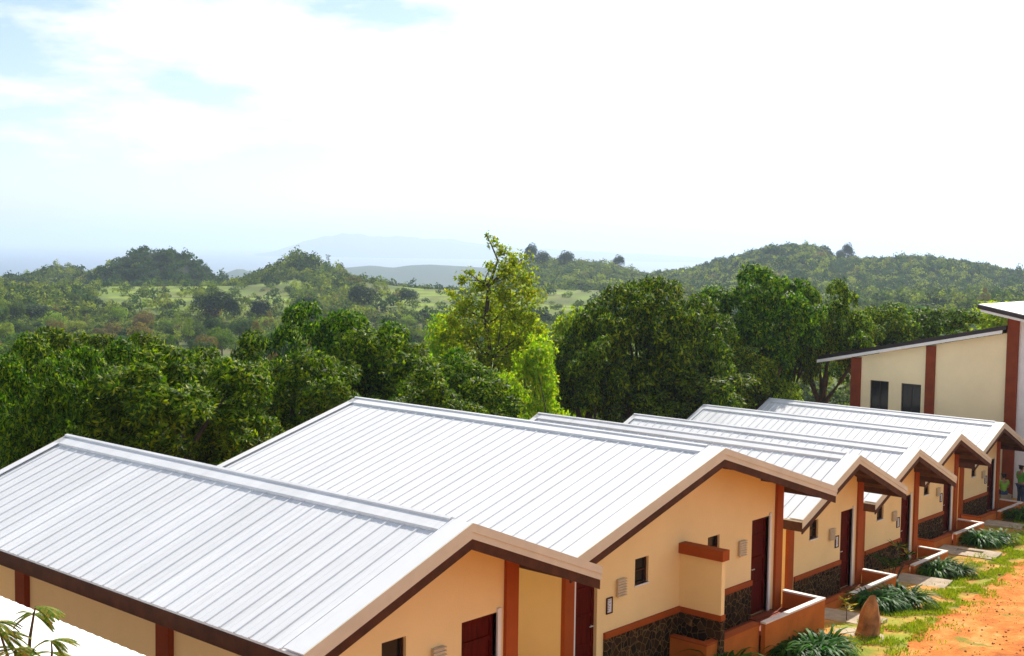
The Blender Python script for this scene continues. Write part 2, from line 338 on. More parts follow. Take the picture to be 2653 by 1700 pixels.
def make_road():
    ys = np.arange(-28, 66, .35); n = len(ys); K = 40; V = []
    for yy in ys:
        xl = np.interp(yy, ROAD_Y, ROAD_X)+.35*vnoise(0, yy, 3.1, 41)+.18*vnoise(0, yy, .9, 42)
        for k in range(K):
            x = xl+(k/(K-1))**1.3*13
            V.append((x, yy, 0))
    V = np.array(V); V[:, 2] = height(V[:, 0], V[:, 1])+.03+.025*vnoise(V[:, 0], V[:, 1], 1.3, 43)
    V[:, 2] -= .05*(np.tile(np.arange(K), n) == 0)
    i = np.arange(n-1)[:, None]; j = np.arange(K-1)[None]
    Fq = np.stack([i*K+j, i*K+j+1, (i+1)*K+j+1, (i+1)*K+j], -1).reshape(-1, 4)
    m, nn, l, b = new_mat('red_soil')
    g = nn.new('ShaderNodeNewGeometry')
    z = nn.new('ShaderNodeTexNoise'); z.inputs['Scale'].default_value = 1.1; z.inputs['Detail'].default_value = 10; z.inputs['Roughness'].default_value = .68
    q = nn.new('ShaderNodeMapping'); q.inputs['Scale'].default_value = (1.6, .7, 1); q.inputs['Rotation'].default_value = (0, 0, rad(8)); l.new(g.outputs['Position'], q.inputs[0]); l.new(q.outputs[0], z.inputs['Vector'])
    r = nn.new('ShaderNodeValToRGB'); e = r.color_ramp.elements
    e[0].position = .30; e[0].color = (.38, .09, .015, 1); e[1].position = .72; e[1].color = (.70, .38, .15, 1)
    k = e.new(.48); k.color = (.58, .19, .035, 1); k = e.new(.58); k.color = (.65, .27, .065, 1)
    l.new(z.outputs['Fac'], r.inputs[0])
    z3 = nn.new('ShaderNodeTexNoise'); z3.inputs['Scale'].default_value = .75; z3.inputs['Detail'].default_value = 8; z3.inputs['Roughness'].default_value = .7; l.new(g.outputs['Position'], z3.inputs['Vector'])
    r3 = nn.new('ShaderNodeValToRGB'); r3.color_ramp.elements[0].position = .56; r3.color_ramp.elements[1].position = .66; l.new(z3.outputs['Fac'], r3.inputs[0])
    mm = nn.new('ShaderNodeMix'); mm.data_type = 'RGBA'; mm.inputs['B'].default_value = (.24, .22, .03, 1); l.new(r3.outputs[0], mm.inputs['Factor']); l.new(r.outputs[0], mm.inputs['A'])
    l.new(mm.outputs['Result'], b.inputs['Base Color']); b.inputs['Roughness'].default_value = .95; b.inputs['Specular IOR Level'].default_value = .15
    z2 = nn.new('ShaderNodeTexNoise'); z2.inputs['Scale'].default_value = 7; z2.inputs['Detail'].default_value = 7; z2.inputs['Roughness'].default_value = .7; l.new(g.outputs['Position'], z2.inputs['Vector'])
    bp = nn.new('ShaderNodeBump'); bp.inputs['Strength'].default_value = 1; bp.inputs['Distance'].default_value = .07; l.new(z2.outputs['Fac'], bp.inputs['Height']); l.new(bp.outputs[0], b.inputs['Normal'])
    tag(np_mesh('dirt_road', V, Fq, m, smooth=True), kind='structure')
make_road()
def make_sea():
    m, n, l, b = new_mat('sea_water'); b.inputs['Base Color'].default_value = (.02, .06, .11, 1); b.inputs['Roughness'].default_value = .35
    az = np.radians(np.arange(0, 361, 3.0)); V = []; 
    for a in az:
        for r in (1500, 6000, 20000, 60000): V.append((r*math.cos(a), r*math.sin(a), -118))
    Fq = [(i*4+j, i*4+j+1, (i+1)*4+j+1, (i+1)*4+j) for i in range(len(az)-1) for j in range(3)]
    tag(np_mesh('sea', np.array(V), np.array(Fq), m), kind='structure')
    # far island mountains across the water
    cx, cy = fw[0]/math.cos(PITCH), fw[1]/math.cos(PITCH)
    us = np.arange(560, 1900, 14.0)
    vs = np.interp(us, [560, 700, 760, 840, 880, 930, 1000, 1100, 1180, 1240, 1330, 1500, 1700, 1880], [674, 652, 634, 610, 606, 608, 612, 616, 622, 630, 640, 650, 660, 672])
    V = []; K = 12
    for u, v in zip(us, vs):
        h = elev(u, v)*13000+118; h *= 1+.04*math.sin(u*.05)+.03*math.sin(u*.13)
        t = (u-IW/2)/F_PX; a = math.atan(t)
        for k in range(K):
            s = (k/(K-1))*2-1; d = 13000+s*1800
            V.append((d*(cx*math.cos(a)+r0[0]*math.sin(a)), d*(cy*math.cos(a)+r0[1]*math.sin(a)), -121+(h+3)*max(0, 1-s*s)**1.2))
    Fq = [(i*K+j, i*K+j+1, (i+1)*K+j+1, (i+1)*K+j) for i in range(len(us)-1) for j in range(K-1)]
    tag(np_mesh('island_hills', np.array(V), np.array(Fq), mat('island_green', (.04, .06, .03), .9), smooth=True), kind='structure')
make_sea()

# ------------------------------------------------------------------ cottages
RIB = .306
def slope_mesh(x0, x1, half, p, zr, side, lift=0.0):
    """ribbed roof sheet from the ridge down to one eave"""
    prof = []; x = x0
    xs = np.arange(x0-.42, x1+.1, -RIB)
    prof.append((x0, 0))
    for c in xs:
        prof += [(c+.022, 0), (c+.010, .019), (c-.010, .019), (c-.022, 0), (c-RIB*.5+.02, 0), (c-RIB*.5, .006), (c-RIB*.5-.02, 0)]
    prof = [q for q in prof if q[0] > x1]+[(x1, 0)]
    n = len(prof); nl = 1/math.sqrt(1+p*p); V = []
    for t in (0, half):
        for px, h in prof:
            V.append((px, side*(t+h*p*nl), zr-p*t+h*nl+lift))
    th = .03
    for t in (0, half):
        for px in (x0, x1): V.append((px, side*t, zr-p*t-th+lift))
    o = 2*n
    Fc = [(i, i+1, n+i+1, n+i) for i in range(n-1)]
    Fc += [(o, o+2, o+3, o+1), (0, n, o+2, o), (n-1, o+1, o+3, 2*n-1)]
    Fc += [tuple(range(n, 2*n))+(o+3, o+2)]
    if side < 0: pass
    mb = MB(); mb.poly(V, Fc); return mb
def gable_wall(mb, x0, x1, ya, yb, z0, ztop, holes, peak=None):
    cuts = sorted({ya, yb, *([peak] if peak is not None and ya < peak < yb else []), *[h[0] for h in holes], *[h[1] for h in holes]})
    for a, b in zip(cuts[:-1], cuts[1:]):
        hs = sorted([h for h in holes if h[0] <= a+1e-6 and h[1] >= b-1e-6], key=lambda h: h[2])
        z = z0
        for h in hs:
            if h[2] > z+1e-4: mb.prism([(a, z), (b, z), (b, h[2]), (a, h[2])], x0, x1)
            z = h[3]
        mb.prism([(a, z), (b, z), (b, ztop(b)), (a, ztop(a))], x0, x1)
def make_door(par, xw, y0, y1, z0, z1, hinge=1):
    d = MB().box(xw-.13, xw-.09, y0, y1, z0, z1)
    st = .07; w = y1-y0
    for a, b in ((y0, y0+st), (y1-st, y1)): d.box(xw-.089, xw-.07, a, b, z0, z1)
    for zz in (z0, z0+(z1-z0)*.3, z0+(z1-z0)*.56, z0+(z1-z0)*.8, z1-st): d.box(xw-.088, xw-.071, y0+st, y1-st, zz, zz+st)
    o = d.build('door', M['door'], par)
    hy = y0+.08 if hinge > 0 else y1-.08
    MB().tube([(xw-.07, hy, z0+1), (xw-.02, hy, z0+1), (xw-.02, hy+.1*hinge, z0+1)], [.012]*3, 6).build('handle', M['metal'], o)
    f = MB().box(xw-.08, xw+.035, y1, y1+.075, z0, z1+.06) if hinge > 0 else MB().box(xw-.08, xw+.035, y0-.075, y0, z0, z1+.06)
    f.build('door_frame', M['white'], o)
def make_window(par, xw, y0, y1, z0, z1):
    f = MB(); t = .028
    f.box(xw-.12, xw-.05, y0, y0+t, z0, z1).box(xw-.12, xw-.05, y1-t, y1, z0, z1).box(xw-.119, xw-.051, y0+t, y1-t, z0, z0+t).box(xw-.119, xw-.051, y0+t, y1-t, z1-t, z1)
    f.box(xw-.115, xw-.055, y0+t, y1-t, (z0+z1)/2-.01, (z0+z1)/2+.01)
    w = f.build('window', M['brown'], par)
    MB().box(xw-.10, xw-.09, y0+t*.5, y1-t*.5, z0+t*.5, z1-t*.5).build('pane', M['glass'], w)
    MB().box(xw-.05, xw+.02, y0-.01, y1+.02, z0-.03, z0).build('sill', M['white'], w)
def make_lamp(par, xw, y0, y1, z0, z1):
    m = MB().box(xw, xw+.05, y0+.02, y1-.02, z0+.02, z1-.02)
    for k in range(7):
        z = z0+(z1-z0)*k/7; m.poly([(xw+.05, y0, z), (xw+.05, y1, z), (xw+.075, y1, z+.01), (xw+.075, y0, z+.01), (xw+.05, y0, z+.03), (xw+.05, y1, z+.03), (xw+.075, y1, z+.025), (xw+.075, y0, z+.025)],
                                  [(0, 1, 2, 3), (4, 7, 6, 5), (0, 3, 7, 4), (1, 5, 6, 2), (3, 2, 6, 7), (0, 4, 5, 1)])
    m.build('wall_lamp', M['fixture'], par)
def frame_notice(x, y0, y1, z0, z1, label):
    e = empty('notice_frame', (x, (y0+y1)/2, z0), label, 'notice', 'framed notices on the cottage walls')
    h = (y1-y0)/2; H = z1-z0
    MB().box(0, .025, -h, -h+.022, 0, H).box(0, .025, h-.022, h, 0, H).box(0, .024, -h+.022, h-.022, 0, .022).box(0, .024, -h+.022, h-.022, H-.022, H).build('frame', M['brown'], e)
    MB().box(.002, .012, -h+.02, h-.02, .02, H-.02).build('paper', M['paper'], e)
    t = MB(); r = random.Random(int(y0*10))
    for k in range(7): t.box(.0125, .014, -h*.6, -h*.6+r.uniform(.5, 1.15)*h, H*(.82-.1*k), H*(.82-.1*k)+.008)
    t.build('print', M['hair'], e)
def cottage(spec):
    Xf, Y0, Z0, L_, hf, p = spec['Xf'], spec['Y'], spec['Z'], spec['L'], spec['half'], spec['p']
    fl = spec['floor']; e = empty('cottage', (Xf, Y0, fl), spec['label'], 'cottage', 'row of gabled cottages')
    zr = Z0-fl; wy0, wy1 = spec['w'][0]-Y0, spec['w'][1]-Y0; xw = spec['xw']-Xf; xb = -L_+.45
    ztop = lambda y: zr-p*abs(y)-.06
    # walls
    doors = [(a-Y0, b-Y0, 0., 2.08, h) for a, b, h in spec['doors']]
    wins = [(a-Y0, b-Y0, c-fl, d-fl) for a, b, c, d in spec['wins']]
    wl = MB(); gable_wall(wl, xw-.14, xw, wy0, wy1, -.5, ztop, [d[:4] for d in doors]+wins, 0.)
    gable_wall(wl, xb, xb+.14, wy0, wy1, -2.5, ztop, [], 0.)
    for ya in (wy0, wy1-.14): wl.box(xb+.14, xw-.14, ya, ya+.14, -2.5, min(ztop(ya), ztop(ya+.14)))
    wl.build('wall', M['cream'], e)
    MB().box(xb+.15, xw+.0, wy0+.15, wy1-.15, -.12, -.003).build('floor_slab', M['concrete'], e)
    # roof
    ro = slope_mesh(0, -L_, hf, p, zr, -1); r2 = slope_mesh(0, -L_, hf, p, zr, 1)
    o = len(ro.v); ro.v += r2.v; ro.f += [tuple(i+o for i in f)[::-1] for f in r2.f]
    roof = ro.build('roof', M['roof'], e)
    nl = 1/math.sqrt(1+p*p)
    cap = MB()
    a, t0, t1 = .26, .040, .052
    def strip(x0, x1, y0, y1, lo, hi, m, side=0):
        for s in ((-1, 1) if side == 0 else (side,)):
            P = [(s*y0, zr-p*y0+lo), (s*y1, zr-p*y1+lo), (s*y1, zr-p*y1+hi), (s*y0, zr-p*y0+hi)]
            m.prism(P if s > 0 else P[::-1], x0, x1)
    strip(-L_-.01, -.36, 0.03, a, .036, .05, cap)
    strip(-L_-.012, -.36, 0, .05, .05, .078, cap)
    strip(-L_-.008, -.36, a-.012, a, .004, .036, cap)
    cap.build('ridge_cap', M['roof'], roof)
    for s in (-1, 1):
        for x0, x1 in ((-.35, .012), (-L_-.02, -L_+.16)):
            q = MB(); strip(x0, x1, 0, hf+.012, .036, .05, q, s); q.build('edge_flashing', M['roof'], roof)
        q = MB(); strip(.013, .035, 0, hf+.015, -.07, .052, q, s); strip(.0129, .022, 0, hf+.012, -.165, -.0701, q, s); q.build('barge_flashing', M['flash'], roof)
        q = MB(); strip(-L_-.03, -L_-.021, 0, hf+.01, -.15, .052, q, s); q.build('barge_flashing', M['flash'], roof)
        q = MB(); strip(-.02, .012, 0, hf-.01, -.31, -.03, q, s); q.build('barge_board', M['brown'], e)
        q = MB(); strip(-L_-.02, -L_+.01, 0, hf-.01, -.30, -.03, q, s); q.build('barge_board', M['brown'], e)
        q = MB(); strip(-L_+.011, -.021, 0, hf-.04, -.10, -.035, q, s); so_ = q.build('soffit', M['soffit'], e)
        for k in range(1, 3): yy = s*k*hf/3; MB().box(xw+.001, -.022, yy-.035, yy+.035, zr-p*abs(yy)-.2, zr-p*abs(yy)-.085).build('purlin', M['soffit'], e)
        y_ = s*(hf-.02); ze = zr-p*hf
        MB().box(-L_+.02, -.001, min(y_, y_+s*.03), max(y_, y_+s*.03), ze-.25, ze-.035).build('eave_board', M['brown'], e)
    # pillars
    pw = .27
    for yy in (wy0-.02, wy1-pw-.06):
        MB().box(xw-(.03 if yy < 0 else .12), xw+.06, yy+(.012 if yy < 0 else 0), yy+pw, -.6, min(ztop(yy), ztop(yy+pw))-.03).build('pillar', M['terra'], e)
    for xx in spec.get('side_pillars', []):
        MB().box(xx-Xf, xx-Xf+.32, wy0-.10, wy0+.05, -2.4, ztop(wy0)-.03).build('pillar', M['post'], e)
    for a, b, z0, z1, h in doors:
        make_door(e, xw, a, b, z0, z1, h)
        MB().box(xw-.05, xw+.22, a-.1, b+.12, -.08, .0).build('door_step', M['post'], e)
    for w in wins: make_window(e, xw, *w)
    for l_ in spec['lamps']: make_lamp(e, xw, l_[0]-Y0, l_[1]-Y0, l_[2]-fl, l_[3]-fl)
    # stone base and trim band
    zb = spec['band']-fl
    for a, b in spec['stone']:
        a -= Y0; b -= Y0
        MB().box(xw+.001, xw+.035, a, b, -.9, zb-.11).build('stone_base', M['stone'], e)
        MB().box(xw+.001, xw+.055, a, b, zb-.11, zb).build('trim_band', M['terra'], e)
    # porch walls
    px = spec['px']-Xf; ps = spec['pw']; top = .36
    y1 = ps[2]-Y0; ym = ps[1]-Y0; y0 = ps[0]-Y0
    b = MB().box(px-.10, px, ym, y1, -1.2, top-.04).box(xw+.07, px-.10, y1-.10, y1, -1.2, top-.04)
    w1 = b.build('porch_wall', M['porch'], e)
    MB().box(px-.11, px+.012, ym-.012, y1+.012, top-.04, top).box(xw+.07, px-.11, y1-.112, y1+.011, top-.04, top-.001).build('coping', M['terra_sunlit'], w1)
    b = MB().box(px-.26, px-.13, y0, ym-.021, -1.2, top-.07).box(xw+.07, px-.26, y0, y0+.12, -1.2, top-.07)
    w2 = b.build('porch_wall', M['porch'], e)
    MB().box(px-.28, px-.115, y0-.02, ym-.022, top-.07, top-.03).box(xw+.07, px-.28, y0-.02, y0+.14, top-.07, top-.031).build('coping', M['terra'], w2)
    MB().box(xw+.071, px-.265, y0+.125, y1-.12, -.35, -.02).build('porch_floor', M['post'], e)
    return e, xw
sp = []
def std(i, Xf, Xb, Y, Z, label, n_label, side=[]):
    fl = Z-3.765; d0 = 29.93-28.92+Y; xw = Xf-.95
    return dict(Xf=Xf, L=Xf-Xb, Y=Y, Z=Z, half=2.83, p=.42, floor=fl, xw=xw, w=(Y-1.80, Y+2.23), label=label,
                doors=[(d0, d0+.64, 1)], wins=[(Y-.67, Y-.22, Z-2.15, Z-1.68)], lamps=[(Y+.34, Y+.62, Z-2.34, Z-2.02)],
                notice=(Y+.70, Y+.89, Z-2.59, Z-2.28, n_label), band=Z-2.95, stone=[(Y-1.42, d0)], px=xw+1.0, pw=(Y-1.75, Y-.2, Y+2.3), side_pillars=side)
SPECS = [
    dict(Xf=-11.28, L=10.5, Y=11.94, Z=-3.72, half=2.83, p=.388, floor=-7.49, xw=-12.23, w=(10.05, 14.0), label='nearest cottage with a pale ribbed roof, cut off by the bottom edge',
         doors=[(12.77, 13.51, 1)], wins=[(11.22, 11.67, -5.95, -5.35)], lamps=[(12.14, 12.4, -6.0, -5.62)], notice=None, band=-6.69, stone=[(10.4, 12.77)],
         px=-11.2, pw=(10.2, 11.7, 14.2), side_pillars=[-15.69, -19.92]),
    dict(Xf=-12.59, L=10.5, Y=20.27, Z=-3.80, half=4.586, p=.296, floor=-7.80, xw=-13.54, w=(16.68, 24.26), label='widest cottage with two doors and a dividing wing wall under one broad roof',
         doors=[(17.0, 17.66, -1), (22.99, 23.68, 1)], wins=[(18.80, 19.23, -6.30, -5.80), (21.28, 21.72, -6.30, -5.80)],
         lamps=[(18.2, 18.47, -6.40, -6.05), (22.42, 22.70, -6.40, -6.05)], notice=(17.92, 18.1, -6.66, -6.36, 'framed paper notice beside the left door of the widest cottage'),
         band=-6.99, stone=[(17.86, 20.28), (20.42, 22.98)], px=-12.5, pw=(19.9, 21.85, 24.34), side_pillars=[-17.0, -21.2]),
    std(3, -14.04, -24.55, 28.92, -5.11, 'gabled cottage just beyond the widest one, behind the standing rock', 'framed notice by the door of the cottage behind the standing rock', [-18.5]),
    std(4, -15.42, -25.85, 35.67, -5.88, 'middle cottage of the row with a yellow tipped plant before its stone base', 'framed notice by the door above the yellow tipped plant'),
    std(5, -16.85, -27.31, 42.36, -6.26, 'second to last cottage of the row, small and shaded under its gable', 'framed notice by the door of the second to last cottage'),
    std(6, -17.83, -28.21, 49.10, -6.63, 'farthest cottage, right in front of the tall shed-roofed building', 'framed notice by the door of the farthest cottage'),
]
for s_ in SPECS:
    e_, xw_ = cottage(s_)
    if s_['notice']: frame_notice(s_['xw']+.002, *s_['notice'])
    if s_['Y'] == 20.27:
        X0, Yc, fl = s_['Xf'], s_['Y'], s_['floor']; x1 = -12.58-X0; y = 20.29-Yc
        ww = MB().box(xw_+.001, x1, y, y+.12, -6.99-fl, -5.92-fl).build('wing_wall', M['cream'], e_)
        MB().box(xw_+.002, x1+.05, y-.06, y+.18, -5.93-fl, -5.73-fl).build('capping_beam', M['terra'], ww)
        MB().box(xw_+.003, x1+.02, y-.02, y+.14, -7.10-fl, -6.99-fl).build('trim_band', M['terra'], ww)
        MB().box(xw_+.003, x1+.01, y-.015, y+.135, -1.2, -7.10-fl).build('stone_base', M['stone'], ww)

# ------------------------------------------------------------------ tall building with shed roofs at the right
def tall_building():
    Yb = 54.5; e = empty('shed_roofed_building', (-23, Yb, -10.6), 'tall cream building with sloping roofs behind the farthest cottage', 'building')
    ox, oy, oz = -23, Yb, -10.6
    P = lambda b: b
    def pr(m, poly, y0, y1):      # polygon in (x, z), pushed along y
        n = len(poly); a = [(x-ox, y0-oy, z-oz) for x, z in poly]; b = [(x-ox, y1-oy, z-oz) for x, z in poly]
        m.poly(a+b, [tuple(range(n)), tuple(range(n, 2*n))[::-1]]+[(i, n+i, n+(i+1) % n, (i+1) % n) for i in range(n)])
    zt = lambda x: -5.10+.2175*(x+28.55)-.22
    w = MB(); wins = [(-26.04, -25.13, -7.45, -5.96), (-24.52, -23.58, -7.45, -5.98)]
    cuts = sorted({-26.9, -19.75, *[v for q in wins for v in q[:2]]})
    for a, b in zip(cuts[:-1], cuts[1:]):
        h = [q for q in wins if q[0] <= a+1e-6 and q[1] >= b-1e-6]
        if h:
            pr(w, [(a, -13), (b, -13), (b, h[0][2]), (a, h[0][2])], Yb, Yb+.18); pr(w, [(a, h[0][3]), (b, h[0][3]), (b, zt(b)), (a, zt(a))], Yb, Yb+.18)
        else: pr(w, [(a, -13), (b, -13), (b, zt(b)), (a, zt(a))], Yb, Yb+.18)
    pr(w, [(-26.9, -13), (-26.72, -13), (-26.72, zt(-26.8)), (-26.9, zt(-26.9))], Yb+.18, 62); pr(w, [(-26.9, -13), (-19.75, -13), (-19.75, zt(-19.75)), (-26.9, zt(-26.9))], 62, 62.2)
    w.build('wall', M['beige'], e)
    w = MB(); zu = lambda x: -2.30-.19*(x+20.8)-.2
    pr(w, [(-19.75, -13), (-12.5, -13), (-12.5, zu(-12.5)), (-19.75, zu(-19.75))], Yb+.02, Yb+.2)
    pr(w, [(-19.75, -13), (-19.55, -13), (-19.55, zu(-19.6)), (-19.75, zu(-19.75))], Yb+.2, 63)
    pr(w, [(-12.7, -13), (-12.5, -13), (-12.5, zu(-12.5)), (-12.7, zu(-12.7))], Yb+.2, 63)
    w.build('tower_wall', M['white'], e)
    for a, b, z in ((-26.97, -26.50, zt(-26.9)), (-23.36, -22.94, zt(-23.3)), (-19.78, -19.30, zu(-19.7))):
        m = MB(); pr(m, [(a, -13), (b, -13), (b, z+.02), (a, z)], Yb-.12, Yb-.001); m.build('pillar', M['post'], e)
    for a, b, z0, z1 in wins:
        m = MB(); t = .05
        for q in ((a, a+t, z0, z1), (b-t, b, z0, z1), (a+t, b-t, z0, z0+t), (a+t, b-t, z1-t, z1), ((a+b)/2-.02, (a+b)/2+.02, z0+t, z1-t)):
            pr(m, [(q[0], q[2]), (q[1], q[2]), (q[1], q[3]), (q[0], q[3])], Yb+.08, Yb+.14)
        f = m.build('window', M['black'], e); m = MB()
        pr(m, [(a+.02, z0+.02), (b-.02, z0+.02), (b-.02, z1-.02), (a+.02, z1-.02)], Yb+.10, Yb+.12); m.build('pane', M['glass'], f)
    m = MB(); zl = lambda x: zt(x)+.22
    pr(m, [(-28.55, zl(-28.55)-.06), (-19.76, zl(-19.76)-.06), (-19.76, zl(-19.76)+.12), (-28.55, zl(-28.55)+.12)], Yb-.35, 62.6)
    r = m.build('roof', M['black'], e); m = MB()
    pr(m, [(-28.6, zl(-28.6)-.20), (-19.9, zl(-19.9)-.20), (-19.9, zl(-19.9)-.061), (-28.6, zl(-28.6)-.061)], Yb-.40, Yb-.30)
    pr(m, [(-28.6, zl(-28.6)-.20), (-28.5, zl(-28.5)-.20), (-28.5, zl(-28.5)-.061), (-28.6, zl(-28.6)-.061)], Yb-.30, 62.6); m.build('fascia', M['white'], r)
    m = MB(); pr(m, [(-28.5, zl(-28.5)-.1), (-26.9, zl(-26.9)-.1), (-26.9, zl(-26.9)-.062), (-28.5, zl(-28.5)-.062)], Yb-.3, 62.5); m.build('soffit', M['beige'], r)
    zz = lambda x: -2.18-.19*(x+20.8)
    m = MB(); pr(m, [(-20.8, zz(-20.8)-.05), (-11.8, zz(-11.8)-.05), (-11.8, zz(-11.8)), (-20.8, zz(-20.8))], 53.7, 63.6)
    r = m.build('upper_roof', M['roof'], e); m = MB()
    pr(m, [(-20.82, zz(-20.82)-.2), (-11.8, zz(-11.8)-.2), (-11.8, zz(-11.8)-.02), (-20.82, zz(-20.82)-.02)], 53.64, 53.699)
    m.build('edge_board', M['black'], r); m = MB()
    pr(m, [(-20.7, zz(-20.7)-.31), (-11.9, zz(-11.9)-.31), (-11.9, zz(-11.9)-.201), (-20.7, zz(-20.7)-.201)], 53.68, 63.4); m.build('fascia', M['white'], r)
tall_building()

# ------------------------------------------------------------------ low white canopy roof at the lower left
def canopy():
    e = empty('canopy', (-20, 7, -8), 'low white corrugated canopy roof in front of the nearest cottage, bottom left corner', 'canopy')
    xs = np.arange(-27, -12.3, .05); V = []; n = len(xs)
    for y, z in ((8.18, -5.0), (4.7, -4.42)):
        for x in xs: V.append((x+20, y-7, z+8+(.005)*math.sin((x)*2*math.pi/.2)))
    for y, z in ((8.18, -5.06), (4.7, -4.48)):
        for x in xs: V.append((x+20, y-7, z+8))
    Fc = [(i, i+1, n+i+1, n+i)[::-1] for i in range(n-1)]+[(2*n+i, 2*n+i+1, 3*n+i+1, 3*n+i) for i in range(n-1)]
    Fc += [(i, i+1, 2*n+i+1, 2*n+i) for i in range(n-1)]+[(n+i, n+i+1, 3*n+i+1, 3*n+i)[::-1] for i in range(n-1)]
    Fc += [(0, n, 3*n, 2*n), (n-1, 2*n-1, 4*n-1, 3*n-1)[::-1]]
    MB().poly(V, Fc).build('roof', M['sheet'], e, smooth=False)
    for x in (-26.5, -21, -16, -12.6):
        for y, z in ((7.9, -5.06), (5.0, -4.56)):
            g = float(height(x, y)); MB().box(x+20-.05, x+20+.05, y-7-.05, y-7+.05, g-.2+8, z+8).build('post', M['post'], e)
canopy()
# ------------------------------------------------------------------ foliage tools
M['mango'] = leaf_mat('mango_leaves', [(.009, .028, .001), (.026, .070, .001), (.095, .170, .003), (.29, .32, .008)], .5, .30, (1.8, 2.3, .15), objvar=.18, spec=.09)
M['lime'] = leaf_mat('lime_leaves', [(.10, .20, .006), (.21, .34, .010), (.34, .44, .014), (.40, .36, .03)], .6, .6, (1.4, 1.5, .2), objvar=.15, spec=.15)
M['mid'] = leaf_mat('valley_leaves', [(.7, .7, .7), (1, 1, 1), (1.3, 1.3, 1.2)], .7, .38, (1.8, 2.0, .5), objvar=.2, spec=.1,
    objcols=[(.028, .06, .012), (.08, .12, .014), (.05, .085, .024), (.17, .125, .04), (.19, .24, .025), (.07, .12, .015), (.13, .10, .045), (.13, .17, .022)])
M['round'] = leaf_mat('dark_dome_leaves', [(.012, .030, .010), (.022, .048, .012), (.035, .065, .014)], .6, .2, (1.8, 2.0, .5), objvar=.15, spec=.1)
M['forest'] = leaf_mat('hill_forest_leaves', [(.6, .65, .6), (1, 1, 1), (1.35, 1.35, 1.2)], .7, .36, (1.7, 1.9, .5), tint=True, objvar=0, spec=.08)
M['strap'] = leaf_mat('strap_leaves', [(.010, .05, .006), (.022, .095, .008), (.07, .17, .015)], .45, .35, (1.5, 2, .3), objvar=.35, spec=.07)
M['frond'] = leaf_mat('feathery_leaves', [(.10, .20, .012), (.20, .27, .02), (.40, .24, .06)], .55, .4, (1.5, 1.5, .3), objvar=.1)
M['grass'] = leaf_mat('grass_blades', [(.13, .22, .008), (.26, .34, .012), (.38, .38, .03)], .7, .35, (1.4, 1.4, .4), objvar=.1)
M['yellow'] = leaf_mat('yellow_leaves', [(.30, .30, .03), (.55, .45, .04), (.18, .26, .03)], .4, .4, (1.3, 1.2, .4), objvar=.1)
def unit(v): return v/np.maximum(np.linalg.norm(v, axis=-1, keepdims=True), 1e-9)
def diamonds(base, d, side, ln, wd):
    """one leaf = one diamond face; base, d (direction), side (N,3); ln, wd (N,)"""
    ln = ln[:, None]; wd = wd[:, None]; n_ = np.cross(d, side)
    a = base; b = base+d*ln*.5+side*wd*.5+n_*ln*.04; c = base+d*ln-n_*ln*.05; e = base+d*ln*.5-side*wd*.5+n_*ln*.04
    V = np.stack([a, b, c, e], 1).reshape(-1, 3)
    return V, np.arange(len(V)).reshape(-1, 4)
def rosettes(rng, P, Dn, k, ln, wr, spread=.95, droop=.22):
    """k leaves around each twig tip P with outward direction Dn"""
    n = len(P); P = np.repeat(P, k, 0); Dn = np.repeat(Dn, k, 0)
    r = unit(rng.normal(size=(n*k, 3))); t = unit(r-Dn*(r*Dn).sum(1, keepdims=True))
    d = unit(Dn*rng.uniform(.0, 1-.35*spread, (n*k, 1))+t*spread+np.array([0, 0, -droop]))
    s = unit(np.cross(d, unit(Dn+rng.normal(size=(n*k, 3))*.35)))
    l_ = rng.uniform(.65, 1.15, n*k)*ln
    return diamonds(P, d, s, l_, l_*wr)
def lobes_crown(rng, lobes, dens, k, ln, wr, cull=.86, gap=.0, jitter=.12, below=-.75, droop=.22):
    """foliage on the outer skin of overlapping lobes: list of (centre, radius, squash)"""
    P = []; Dn = []
    Cn = np.array([l[0] for l in lobes]); Rn = np.array([l[1] for l in lobes])
    for i, (c, r, sq) in enumerate(lobes):
        n = int(dens*4*math.pi*r*r); d = unit(rng.normal(size=(n, 3))); d = d[d[:, 2] > below]
        bump = 1+.16*np.sin(d[:, 0]*9+i)*np.sin(d[:, 1]*8+2*i)*np.sin(d[:, 2]*7+i*.7)
        p = np.array(c)+d*np.array([1, 1, sq])*(r*bump*rng.uniform(1-jitter*2, 1+jitter*.6, len(d)))[:, None]
        dist = np.linalg.norm((p[:, None]-Cn[None])/np.array([1, 1, 1]), axis=2)/Rn[None]; dist[:, i] = 9
        keep = dist.min(1) > cull
        if gap: keep &= rng.random(len(p)) > gap
        P.append(p[keep]); Dn.append(d[keep])
    P = np.concatenate(P); Dn = unit(np.concatenate(Dn)+np.array([0, 0, .25]))
    return rosettes(rng, P, Dn, k, ln, wr, droop=droop)
def cat_mesh(parts):
    V = []; F_ = []; o = 0
    for v, f in parts: V.append(v); F_.append(f+o); o += len(v)
    return np.concatenate(V), np.concatenate(F_)
def curve_pts(a, b, sag, n, rng):
    a, b = np.array(a, float), np.array(b, float); off = rng.normal(size=3)*sag
    return [tuple(a+(b-a)*t+off*math.sin(math.pi*t)+np.array([0, 0, 1])*abs(sag)*math.sin(math.pi*t)*.5) for t in np.linspace(0, 1, n)]
def limbs(m, rng, base, fork, targets, r):
    m.tube(curve_pts(base, fork, .12, 5, rng), list(np.linspace(r*1.25, r*.8, 5)), 9)
    for t in targets: m.tube(curve_pts(fork, t, .25, 6, rng), list(np.linspace(r*.6, r*.1, 6)), 6)
